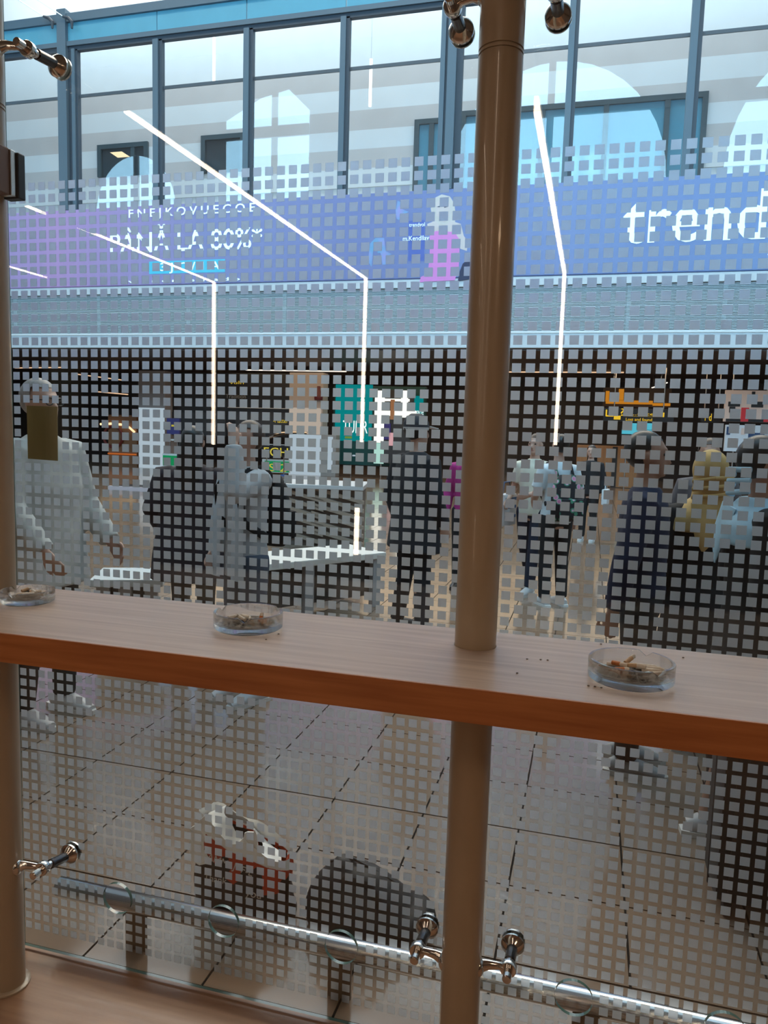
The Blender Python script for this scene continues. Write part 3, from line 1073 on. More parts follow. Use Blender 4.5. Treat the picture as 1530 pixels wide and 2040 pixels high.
ashtray(0.100, 1.518, 0.082, 'thick round glass ashtray at the right on the bar heaped with cigarette ends', 2.9,
        [(-0.42, 0.22, -0.75, 0.12, 0.034, 'o', 0.006), (-0.12, 0.30, 0.9, 0.35, 0.030, 'b', 0.006), (-0.12, 0.05, -0.22, 0.10, 0.036, 'b', 0.008), (-0.60, -0.15, -0.75, 0.08, 0.034, 'w', 0.0),
         (-0.38, -0.22, 0.1, 0.10, 0.026, 'o', 0.003), (-0.20, -0.38, 0.3, 0.05, 0.022, 'b', 0.0), (0.08, -0.45, 0.55, 0.12, 0.032, 'w', 0.0), (0.05, 0.34, -0.22, 0.04, 0.058, 'w', 0.003),
         (0.12, 0.22, -0.16, 0.06, 0.060, 'w', 0.002), (0.25, 0.02, -0.2, 0.04, 0.034, 'w', 0.003), (0.45, -0.15, 0.4, 0.05, 0.028, 'w', 0.0), (-0.55, 0.30, 0.05, 0.04, 0.040, 'w', 0.0)], 3)
# crumbs of ash on the bar
cr = MB()
for px, py in ((1172, 1367), (1185, 1369), (1198, 1371), (1050, 1314), (1077, 1315), (1091, 1316), (1197, 1284), (555, 1264), (530, 1275), (1361, 1311), (1030, 1342), (590, 1210)):
    g = ground(px, py, SZ)
    cr.ball((g.x, g.y, SZ + 0.0014), 0.0026, 0.0020, 0.0013, 7, 4)
o = tag(cr.build('ash_crumbs', ASH), 'specks of ash scattered on the bar around the ashtrays', 'ash')
o['kind'] = 'stuff'

# ------------------------------------------------------------------ stainless bumper rail outside the glass
RY, RZ, RR = 1.885, 0.150, 0.030
rail = thing('bumper_rail', 'low polished steel bumper rail on plates outside the glass', 'rail', (-1.53, RY, 0))
MB().tube([(0.0, 0, RZ), (0.004, 0, RZ), (6.3, 0, RZ), (6.304, 0, RZ)], [RR * 0.9, RR, RR, RR * 0.9], 36).build('pipe', mat('mirror_rail_steel', (0.60, 0.60, 0.60), 0.22, 1.0), rail, 50)
for lx in (0.275, 0.93, 1.60, 2.25, 2.9):
    MB().rbox(lx - 0.034, lx + 0.034, -0.007, 0.007, 0.0, RZ - RR + 0.004, 0.002).build('support_plate', mat('bronze_plate', (0.20, 0.15, 0.11), 0.35, 0.7), rail)

# ------------------------------------------------------------------ bags on the hall floor just outside the glass
BLACKPL = mat('black_plastic_bag', (0.030, 0.020, 0.017), 0.32, noise=0.3, scale=14, bump=0.5)
CLEARPL = mat('milky_plastic', (0.88, 0.86, 0.82), 0.35, noise=0.06, scale=14, bump=0.5)
REDPL = mat('red_print', (0.50, 0.055, 0.015), 0.4, noise=0.1, scale=20)
PRINTW = mat('white_print', (0.62, 0.55, 0.48), 0.5)


def wrinkled(rows, seg, fn):
    v, f = [], []
    for i in range(rows + 1):
        for k in range(seg):
            v.append(fn(i / rows, 2 * math.pi * k / seg))
    for i in range(rows):
        for k in range(seg):
            k2 = (k + 1) % seg
            f.append((i * seg + k, i * seg + k2, (i + 1) * seg + k2, (i + 1) * seg + k))
    return v, f


bx, by = -1.022, 2.16
bag = thing('carrier_bag', 'black and white plastic carrier bag with red wave print on the floor behind the rail', 'bag', (bx, by, 0), R_(10))
rn = random.Random(3)
ph = [rn.uniform(0, 6.28) for _ in range(8)]


def bag_fn(zlo, zhi, sx, sy, topf=None):
    def fn(u, w):
        c, s = math.cos(w), math.sin(w)
        k = 1 + 0.05 * math.sin(5 * w + ph[0] + 3 * u) + 0.035 * math.sin(9 * w + ph[1] - 5 * u) + 0.02 * math.sin(17 * w + 9 * u)
        z = zlo + (zhi - zlo) * u
        if topf:
            z = zlo + (topf(c) - zlo) * u
        sq = (abs(c) ** 4 + abs(s) ** 4) ** -0.25
        tp = 1 - 0.10 * u
        return (sx * c * k * tp * sq ** 0.6, sy * s * k * tp * sq ** 0.6, z)
    return fn


edge = lambda c: 0.225 - 0.070 * c      # the black body's upper edge falls to the right
v, f = wrinkled(10, 48, bag_fn(0.0, 0.2, 0.163, 0.085, edge))
f.append(tuple(reversed(range(48))))
MB().add(v, f).build('body', BLACKPL, bag, 60)


def band_fn(lo, hi):
    def fn(u, w):
        c, s = math.cos(w), math.sin(w)
        k = 1.012 + 0.05 * math.sin(5 * w + ph[0] + 3) + 0.035 * math.sin(9 * w + ph[1] - 5)
        sq = (abs(c) ** 4 + abs(s) ** 4) ** -0.25
        z0, z1 = lo(c), hi(c)
        return (0.163 * c * k * 0.905 * sq ** 0.6, 0.085 * s * k * 0.905 * sq ** 0.6, z0 + (z1 - z0) * u)
    return fn


red_lo = lambda c: edge(c) - 0.095 * max(0.0, math.cos(1.30 * (c - 0.1))) - 0.004
v, f = wrinkled(4, 48, band_fn(red_lo, lambda c: edge(c) + 0.012))
MB().add(v, f).build('red_wave', REDPL, bag, 60)
milk_hi = lambda c: edge(c) + 0.050 + 0.012 * math.sin(7 * c)
v, f = wrinkled(5, 48, band_fn(lambda c: edge(c) + 0.010, milk_hi))
MB().add(v, f).build('milky_top', CLEARPL, bag, 60)


def handle(pts, name='handle'):
    m = MB()
    w_ = [0.030, 0.024, 0.016, 0.015, 0.018, 0.026]
    m.tube(pts, [(0.0035, 0.010 + w_[min(i, 5)] * 0.22) for i in range(len(pts))], 10, hint=Vector((0, 1, 0)))
    m.build(name, CLEARPL, bag, 60)


def film_flap(name, pts, y0):
    """a flap of thin film standing up from the mouth of the bag, gently curved"""
    q = [at(px, py, by - 0.05) - Vector((bx, by, 0)) for px, py in pts]
    cx_ = sum(p.x for p in q) / len(q)
    m = MB()
    n = len(q)
    v = []
    for dy in (0.0, 0.006):
        v += [(p.x, y0 + dy + 5.0 * (p.x - cx_) ** 2, p.z) for p in q]
    m.add(v, [tuple(range(n)), tuple(reversed(range(n, 2 * n)))] + [(k, n + k, n + (k + 1) % n, (k + 1) % n) for k in range(n)])
    return m.build(name, CLEARPL, bag)


film_flap('handle', [(380, 1702), (379, 1668), (379, 1642), (392, 1634), (398, 1634), (399, 1625), (409, 1616), (419, 1616), (422, 1630), (424, 1650), (427, 1668), (425, 1690), (434, 1694), (440, 1712), (400, 1712)], -0.060)
film_flap('handle', [(452, 1716), (460, 1696), (468, 1676), (476, 1671), (482, 1664), (484, 1655), (490, 1652), (502, 1653), (504, 1647), (508, 1660), (510, 1684), (514, 1694), (522, 1712), (535, 1728), (546, 1740), (551, 1762), (540, 1770), (520, 1760), (500, 1748), (478, 1736)], -0.072)
film_flap('handle_back', [(386, 1700), (388, 1655), (398, 1640), (408, 1648), (412, 1700)], 0.045)
v, f = wrinkled(5, 24, lambda u, w: (-0.01 + 0.128 * math.cos(w) * (1 - .5 * u), 0.072 * math.sin(w) * (1 - .4 * u), 0.248 + 0.035 * u - 0.065 * math.cos(w) + 0.008 * math.sin(5 * w)))
MB().add(v, f).build('crumpled_film', CLEARPL, bag, 60)
MB().tube([(0.135, -0.02, 0.16), (0.148, -0.02, 0.175), (0.150, -0.018, 0.205), (0.145, -0.015, 0.215)], [(0.02, 0.006), (0.018, 0.006), (0.011, 0.005), (0.004, 0.003)], 8, hint=Vector((0, 1, 0))).build('red_corner', REDPL, bag, 50)
for s, x, z, sz, rot in (('AMM  J  F-L', -0.105, 0.222, 0.032, 0.30), ('you', 0.022, 0.108, 0.036, 0.12), ('Thank', -0.115, 0.150, 0.030, 0.10)):
    o = text_mesh('print', s, sz, PRINTW, bag, (x, -0.0905, z), extrude=0.0008)
    o.rotation_euler = (R_(-3), rot, 0)
    if s == 'AMM  J  F-L':
        o.location.y = -0.0915

dx, dy = -0.615, 2.19
duf = thing('duffel_bag', 'soft black duffel bag slumped on the floor behind the rail', 'bag', (dx, dy, 0), R_(6))
FABB = mat('black_nylon', (0.012, 0.012, 0.013), 0.6, noise=0.3, scale=60)
m = MB()
m.rings([(0.0, 0.185, 0.10), (0.03, 0.20, 0.115), (0.08, 0.195, 0.115, -0.005, 0), (0.13, 0.165, 0.10, -0.02, 0), (0.17, 0.125, 0.08, -0.035, 0), (0.20, 0.085, 0.06, -0.045, 0), (0.215, 0.04, 0.03, -0.05, 0)], 24)
m.ball((-0.075, 0, 0.19), 0.045, 0.05, 0.05)
m.ball((0.14, 0, 0.06), 0.09, 0.11, 0.06)
m.remesh('body', FABB, duf, 0.009, 5)
MB().tube([(-0.15, -0.10, 0.10), (-0.10, -0.105, 0.165), (-0.05, -0.09, 0.215), (0.02, -0.085, 0.20), (0.08, -0.10, 0.12)], [(0.014, 0.003)] * 5, 8, hint=Vector((0, 1, 0))).build('strap', mat('black_webbing', (0.02, 0.02, 0.02), 0.8), duf, 50)
MB().tube([(-0.12, 0, 0.215), (-0.05, 0, 0.235), (0.03, 0, 0.20), (0.10, 0, 0.165)], 0.005, 8).build('zip', mat('dark_zip', (0.05, 0.05, 0.05), 0.4, 0.6), duf, True)

# ------------------------------------------------------------------ shops under the gallery
def panel(name, label, cat, px0, py0, px1, py1, Y, depth, m, floor=False, parts=(), group=None, bevel=0.01):
    """a real box whose front face stands at depth Y; its parts lie on that face"""
    a, b = at(px0, py0, Y), at(px1, py1, Y)
    x0, x1, z1, z0 = a.x, b.x, a.z, (0.0 if floor else b.z)
    t = thing(name, label, cat, ((x0 + x1) / 2, Y, z0), 0, group)
    W, H = (x1 - x0) / 2, z1 - z0
    MB().rbox(-W, W, 0, depth, 0, H, bevel).build('body', m, t)
    if not floor:
        if z0 > 1.85:      # hung from the soffit
            for q in (-0.7, 0.7):
                MB().cyl((q * W, depth * 0.5, H - 0.01), (q * W, depth * 0.5, SOF - z0), 0.018, 8).build('rod', CHROME, t)
        else:              # on posts
            for q in (-0.6, 0.6):
                MB().cyl((q * W, depth * 0.5, -z0), (q * W, depth * 0.5, 0.01), 0.022, 8).build('post', CHROME, t)
    for (nm, qx0, qy0, qx1, qy1, mm, pr) in parts:
        p, q = at(qx0, qy0, Y), at(qx1, qy1, Y)
        MB().box(p.x - t.location.x, q.x - t.location.x, -pr, 0.002, q.z - z0, p.z - z0).build(nm, mm, t)
    return t


def words(t, s, px, py, width_px, Y, m, size, pr=0.02):
    p, q = at(px, py, Y), at(px + width_px, py, Y)
    return text_mesh('lettering', s, size, m, t, (p.x - t.location.x, -pr, p.z - t.location.z), width=q.x - p.x, extrude=0.003)


BLK = mat('black_gloss_panel', (0.010, 0.010, 0.012), 0.3)
CHAR = mat('charcoal_panel', (0.03, 0.03, 0.034), 0.5)
WLIT = emis('lit_white_panel', (0.72, 0.86, 1.0), 0.62)
WARMW = emis('lit_warm_white_panel', (1.0, 0.82, 0.70), 0.50)
YEL = emis('yellow_sign_letters', (1.0, 0.62, 0.04), 0.9)
YELP = mat('yellow_print', (0.75, 0.55, 0.05), 0.5, emit=(0.8, 0.6, 0.05), estr=0.3)
GREENS = emis('green_sign', (0.01, 0.30, 0.11), 0.8)
ORANGE = emis('orange_shelf_light', (1.0, 0.36, 0.03), 0.55)
ORWALL = mat('orange_brown_wall', (0.34, 0.14, 0.06), 0.6, noise=0.08, scale=3)
GREYC = mat('grey_counter', (0.25, 0.245, 0.24), 0.5, noise=0.05, scale=4)
TEALM = emis('teal_lit_sign', (0.0, 0.30, 0.32), 0.75)
TEALD = mat('dark_teal_wall', (0.004, 0.075, 0.075), 0.4)

panel('pillar', 'pale square pillar with a lit white lower panel left of the black shop', 'pillar', 275, 738, 329, 965, 24.0, 0.8, mat('pillar_plaster', (0.36, 0.33, 0.33), 0.7), True,
      [('lit_panel', 277, 812, 328, 966, WLIT, 0.03)])
panel('shop_wall', 'orange brown lit wall piece with a neon arc behind the man in white', 'wall panel', 215, 826, 273, 970, 25.5, 0.3, ORWALL, True,
      [('shelf_line', 216, 902, 272, 907, emis('orange_glow', (1.0, 0.25, 0.05), 0.5), 0.05)])
arc = thing('neon_arc', 'thin warm neon arc over a red ring on the orange wall', 'neon sign', at(240, 860, 25.44))
MB().tube([(at(px, py, 25.44) - arc.location) for px, py in ((200, 845), (222, 844), (243, 846), (258, 852), (268, 861))], 0.045, 8).build('arc_tube', emis('warm_neon', (1.0, 0.72, 0.40), 1.4), arc)
MB().tube([Vector((0.42 * math.cos(w * 0.45) - 0.33, 0, 0.40 * math.sin(w * 0.45) - 0.2)) for w in range(15)], 0.05, 8).build('ring_tube', mat('red_ring', (0.25, 0.03, 0.02), 0.5), arc)
panel('service_counter', 'long counter with a pinkish white top behind the dark jacket', 'counter', 220, 968, 318, 1100, 15.5, 0.7, mat('counter_front', (0.02, 0.018, 0.02), 0.4), True,
      [('counter_top', 218, 967, 319, 985, mat('pinkish_top', (0.58, 0.48, 0.50), 0.5), 0.06)])
bs = panel('shop_front', 'black shop front with small yellow lettering under the dark soffit', 'shop', 330, 742, 577, 872, 24.5, 0.5, BLK, False,
           [('white_rail', 455, 811, 577, 815, mat('pale_rail', (0.5, 0.48, 0.46), 0.4, emit=(0.6, 0.55, 0.5), estr=0.15), 0.06),
            ('menu_board', 332, 820, 450, 870, CHAR, 0.03), ('menu_board', 470, 820, 575, 866, CHAR, 0.03)])
words(bs, '-Platter', 545, 842, 30, 24.5, YELP, 0.22, 0.05)
words(bs, 'vuln', 458, 765, 28, 24.5, YELP, 0.16)
words(bs, 'Tradition', 450, 793, 40, 24.5, mat('grey_print', (0.3, 0.3, 0.3), 0.5), 0.2)
panel('letter_sign', 'purple letter sign with a yellow flash beside the pillar', 'sign', 332, 833, 357, 866, 23.6, 0.1, mat('purple_sign', (0.05, 0.05, 0.22), 0.5),
      parts=[('yellow_flash', 342, 846, 350, 850, YELP, 0.02), ('white_base', 330, 874, 350, 878, WHITE, 0.02)])
panel('green_sign', 'small green sign with white edge at the foot of the pillar', 'sign', 324, 903, 364, 930, 23.4, 0.1, WHITE,
      parts=[('green_field', 325, 907, 363, 928, GREENS, 0.02)])
s1 = panel('menu_sign', 'black sign with big yellow characters above the green one', 'sign', 519, 886, 576, 911, 23.4, 0.1, BLK, parts=[('white_edge', 519, 884, 576, 887, WHITE, 0.02)])
words(s1, 'FCH', 524, 908, 48, 23.4, YELP, 0.42)
s2 = panel('menu_sign', 'green sign with yellow figures below the black one', 'sign', 522, 914, 576, 943, 23.62, 0.1, WHITE, parts=[('green_field', 528, 918, 576, 941, GREENS, 0.02)])
words(s2, 'S 2', 536, 938, 34, 23.62, YELP, 0.36, 0.05)
panel('flag_sign', 'tiny blue and yellow flag sign under the green sign', 'sign', 559, 945, 570, 960, 23.2, 0.06, mat('flag_blue', (0.03, 0.12, 0.4), 0.5), parts=[('yellow_half', 559, 952, 570, 957, YELP, 0.015)])
ww = panel('wall_panel', 'white wall panel glowing beige at the top beside the teal sign', 'wall panel', 577, 742, 640, 960, 24.2, 0.5, mat('panel_white', (0.42, 0.37, 0.35), 0.6), True,
           [('lit_panel', 577, 865, 639, 955, WLIT, 0.03), ('beige_lit_panel', 577, 812, 639, 866, WARMW, 0.025)])
q = at(635, 797, 24.2) - ww.location
MB().lathe([(0.0, 0.0), (0.14, 0.0), (0.15, 0.05), (0.14, 0.22), (0.06, 0.32), (0.055, 0.46), (0.0, 0.46)], 18, c=(q.x, -0.02, q.z)).build('bottle_relief', mat('dark_red_bottle', (0.10, 0.01, 0.015), 0.3), ww, 40)
t = thing('chrome_rail', 'curved chrome rail running across the white panel', 'rail', at(600, 866, 24.13))
MB().tube([at(px, py, 24.13) - t.location for px, py in ((514, 884), (525, 876), (540, 869), (560, 863), (580, 862), (600, 862), (612, 863))], 0.06, 8).build('tube', CHROME, t, True)
panel('end_panel', 'grey end panel with a white vertical strip left of the teal sign', 'wall panel', 640, 866, 668, 950, 23.8, 0.4, GREYC, True, [('white_strip', 654, 870, 662, 936, WLIT, 0.03)])
tl = panel('teal_sign', 'big teal lit shop wall with white lettering', 'sign', 665, 768, 842, 932, 25.0, 0.3, TEALD, False,
           [('lit_teal_field', 670, 766, 740, 880, TEALM, 0.05), ('lit_teal_field', 775, 788, 842, 845, TEALM, 0.05), ('green_tag', 688, 869, 702, 874, mat('lime', (0.3, 0.45, 0.05), 0.5), 0.06), ('white_tag', 703, 906, 708, 909, WLIT, 0.06)])
words(tl, 'TULIR', 684, 862, 49, 25.0, emis('sign_white_letters', (0.9, 1.0, 1.0), 1.3), 0.62, 0.08)
words(tl, 'linare', 822, 826, 22, 25.0, emis('sign_white_letters', (0.9, 1.0, 1.0), 1.3), 0.3, 0.08)
HOT = emis('bright_display', (1.0, 0.97, 0.88), 1.5)
panel('product_display', 'bright white product display glowing inside the teal shop', 'display', 746, 776, 818, 925, 24.4, 0.25, CHAR, False,
      [('lit_shelf', 748, 778, 764, 882, HOT, 0.04), ('lit_shelf', 764, 794, 816, 800, HOT, 0.03), ('lit_shelf', 764, 818, 830, 830, HOT, 0.03), ('lit_shelf', 800, 778, 812, 832, HOT, 0.04),
       ('lit_foot', 746, 882, 764, 924, emis('mint_display', (0.62, 1.0, 0.9), 0.75), 0.04), ('purple_box', 766, 843, 778, 876, mat('purple_box', (0.04, 0.03, 0.22), 0.5), 0.05), ('pink_box', 776, 862, 783, 888, emis('pink_box_lit', (1.0, 0.55, 0.6), 0.7), 0.05), ('bottle_row', 779, 796, 786, 836, mat('amber_goods', (0.5, 0.25, 0.12), 0.4), 0.05)])
os_ = panel('orange_shelf', 'orange lit shelf unit above the black lost property sign', 'shelf', 1203, 772, 1336, 812, 26.0, 0.4, mat('dark_shelf', (0.05, 0.025, 0.012), 0.5), False,
            [('lit_shelf', 1207, 797, 1300, 806, ORANGE, 0.05), ('lit_shelf', 1233, 775, 1242, 797, ORANGE, 0.05), ('lit_shelf', 1300, 803, 1335, 809, ORANGE, 0.04), ('lit_shelf', 1207, 779, 1213, 800, ORANGE, 0.05)])
lf = panel('lost_property_sign', 'black hanging sign with yellow icons reading Lost and found', 'sign', 1203, 813, 1342, 842, 23.0, 0.15, BLK, False,
           [('icon_line', 1207, 816, 1209, 829, YEL, 0.03), ('icon_line', 1207, 827, 1222, 830, YEL, 0.03), ('icon_case', 1223, 828, 1236, 836, YEL, 0.03), ('text_line', 1245, 829, 1322, 831, YEL, 0.03), ('text_line', 1321, 822, 1323, 831, YEL, 0.03)])
words(lf, '?', 1233, 828, 8, 23.0, YEL, 0.30, 0.04)
words(lf, 'Lost and found', 1246, 838, 52, 23.0, YEL, 0.12, 0.04)
words(lf, '..ecte', 1260, 827, 42, 23.0, YEL, 0.12, 0.04)
panel('sign_screen', 'cyan lit screen under the lost property sign', 'screen', 1238, 843, 1300, 872, 23.4, 0.1, BLK, False,
      [('screen_field', 1239, 855, 1299, 866, emis('cyan_screen', (0.12, 0.62, 0.80), 0.8), 0.02), ('screen_field', 1258, 843, 1268, 856, emis('cyan_screen', (0.12, 0.62, 0.80), 0.8), 0.02), ('screen_field', 1288, 843, 1299, 856, emis('cyan_screen', (0.12, 0.62, 0.80), 0.8), 0.02), ('red_foot', 1258, 867, 1266, 870, emis('red_dot', (1, 0.05, 0.08), 0.7), 0.02), ('red_foot', 1289, 867, 1297, 870, emis('red_dot', (1, 0.05, 0.08), 0.7), 0.02)])
panel('wood_wall', 'warm brown wooden wall panel behind the standing travellers', 'wall panel', 1150, 886, 1300, 1040, 25.0, 0.3, mat('warm_wood_wall', (0.30, 0.14, 0.05), 0.5, noise=0.12, scale=2, stretch=(6, 1, 0.4)), True,
      [('wall_joint', 1221, 890, 1224, 1000, DARK, 0.02), ('dado_rail', 1150, 968, 1300, 974, DARK, 0.04)])
SKIN_P = mat('poster_beige', (0.50, 0.40, 0.36), 0.6, emit=(0.5, 0.4, 0.36), estr=0.25)
REDP = mat('poster_red', (0.40, 0.02, 0.03), 0.6, emit=(0.45, 0.02, 0.03), estr=0.3)
panel('poster', 'beige poster with black and red shapes at the far right of the shops', 'poster', 1446, 777, 1540, 842, 23.0, 0.12, SKIN_P, False,
      [('black_shape', 1451, 800, 1474, 810, BLK, 0.02), ('black_shape', 1453, 810, 1464, 822, BLK, 0.02), ('black_shape', 1497, 800, 1520, 812, BLK, 0.02), ('black_shape', 1446, 834, 1540, 842, BLK, 0.02), ('red_shape', 1477, 812, 1490, 840, REDP, 0.025), ('red_shape', 1521, 834, 1532, 841, REDP, 0.025), ('black_shape', 1498, 780, 1504, 790, BLK, 0.02)])
panel('poster', 'pale blue and white poster below the beige one', 'poster', 1446, 846, 1540, 902, 23.0, 0.12, mat('poster_white', (0.45, 0.50, 0.56), 0.6, emit=(0.5, 0.55, 0.6), estr=0.2), False,
      [('blue_block', 1448, 850, 1454, 866, mat('poster_navy', (0.02, 0.06, 0.16), 0.6), 0.02), ('blue_block', 1491, 862, 1517, 872, mat('poster_navy', (0.02, 0.06, 0.16), 0.6), 0.02), ('blue_block', 1517, 852, 1522, 872, mat('poster_navy', (0.02, 0.06, 0.16), 0.6), 0.02), ('red_block', 1506, 873, 1513, 883, REDP, 0.02), ('portrait_block', 1477, 853, 1484, 866, SKIN_P, 0.02)])
ys = panel('yellow_sign', 'small black sign with yellow letters near the right edge', 'sign', 1398, 822, 1436, 842, 24.0, 0.1, BLK)
words(ys, 'r d', 1403, 838, 13, 24.0, YEL, 0.3, 0.03)
# linear lamps under the soffit
LAMP = emis('warm_linear_lamp', (1.0, 0.62, 0.38), 1.0)
LAMPW = emis('pale_linear_lamp', (1.0, 0.86, 0.76), 1.3)
for i, (x0, y0, x1, y1, Y, m, w) in enumerate(((30, 733, 130, 732, 26, LAMP, 'leftmost'), (150, 745, 250, 758, 27, LAMP, 'second from left'), (190, 780, 255, 786, 28.5, LAMP, 'lower left'), (490, 737, 690, 740, 25, LAMPW, 'long pale middle'),
                                                (1005, 741, 1243, 742, 26, LAMP, 'long warm right'), (1298, 773, 1330, 762, 27.5, LAMPW, 'short tilted right'))):
    a, b = at(x0, y0, Y), at(x1, y1, Y)
    t = thing('ceiling_lamp', 'thin linear lamp under the dark soffit, %s one' % w, 'lamp', a, 0, 'linear lamps under the soffit')
    MB().tube([Vector((0, 0, 0)), b - a], 0.022, 8).build('tube', m, t)
    for f_ in (0.1, 0.9):
        q = (b - a) * f_
        MB().box(q.x - 0.01, q.x + 0.01, -0.01, 0.01, q.z, SOF - a.z).build('hanger', DARK, t)

# slatted kiosk and benches on the hall floor
ka, kb = ground(560, 1105), ground(748, 1085)
ky = 9.6
a, b = at(560, 962, ky), at(746, 938, ky + 0.9)
ki = thing('slatted_kiosk', 'low grey kiosk clad in slanting slats behind the white bench', 'kiosk', ((a.x + b.x) / 2, ky, 0), R_(12))
KW, KH = (b.x - a.x) / 2 + 0.05, 0.84
MB().rbox(-KW, KW, 0.05, 0.85, 0.0, KH - 0.06, 0.01).build('body', mat('kiosk_body', (0.13, 0.105, 0.09), 0.6), ki)
MB().rbox(-KW - 0.04, KW + 0.04, -0.06, 0.95, KH - 0.06, KH, 0.01).build('top', mat('kiosk_top', (0.50, 0.48, 0.47), 0.45), ki)
sl = MB().add([(-0.36, 0.0, 0.07), (-0.36, 0.05, 0.07), (-0.36, 0.05, 0.12), (-0.36, 0.0, 0.12), (0.36, 0.0, -0.12), (0.36, 0.05, -0.12), (0.36, 0.05, -0.07), (0.36, 0.0, -0.07)],
              [(0, 1, 2, 3), (4, 7, 6, 5), (0, 4, 5, 1), (1, 5, 6, 2), (2, 6, 7, 3), (3, 7, 4, 0)]).mesh('slat', mat('kiosk_slat', (0.31, 0.23, 0.175), 0.5))
for r in range(6):
    for c_ in (-0.36 * 0.98, 0.36 * 0.98) if KW < 0.9 else (-0.72, 0.0, 0.72):
        link('slat', sl, ki, (c_ * KW / 0.75, 0.0, 0.13 + r * 0.115))


def bench(label, P, Q, h, depth, m_top):
    d = Q - P
    L = d.length
    t = thing('bench', label, 'bench', P, math.atan2(d.y, d.x))
    MB().rbox(-0.04, L + 0.04, -0.02, depth, h - 0.055, h, 0.008).build('seat', m_top, t)
    MB().box(0.06, L - 0.06, 0.08, depth - 0.06, 0.10, h - 0.055).build('body', mat('bench_body', (0.045, 0.035, 0.03), 0.5), t)
    for q in (0.0, L * 0.36, L - 0.09):
        MB().rbox(q, q + 0.09, 0.0, 0.06, 0.0, h - 0.055, 0.006).build('leg', mat('bench_leg', (0.35, 0.34, 0.34), 0.4), t)
    return t


bench('low white bench with dark base in front of the slatted kiosk', ground(512, 1247), ground(757, 1208), 0.50, 0.55, mat('bench_white', (0.72, 0.68, 0.62), 0.4))
bench('low pale bench at the left behind the man in the white shirt', ground(192, 1292), ground(314, 1290), 0.50, 0.45, mat('bench_pale', (0.55, 0.58, 0.58), 0.4))


# ------------------------------------------------------------------ people
SKIN = mat('skin_light', (0.48, 0.29, 0.22), 0.5, noise=0.04, scale=12)
SKIND = mat('skin_tan', (0.36, 0.20, 0.14), 0.5, noise=0.04, scale=12)
EYEM = mat('eye_dark', (0.03, 0.02, 0.02), 0.2)
LIP = mat('lips', (0.34, 0.11, 0.10), 0.5)


def cloth(name, col, rough=0.85):
    return mat(name, col, rough, noise=0.12, scale=9, bump=0.25)


HANGL = ((-0.235, -0.03, 1.13), (-0.245, 0.05, 0.89))
HANGR = ((0.235, -0.03, 1.13), (0.245, 0.05, 0.89))
STAND = (((-0.095, 0.01, 0.49), (-0.10, -0.02, 0.085)), ((0.095, 0.01, 0.49), (0.10, -0.02, 0.085)))


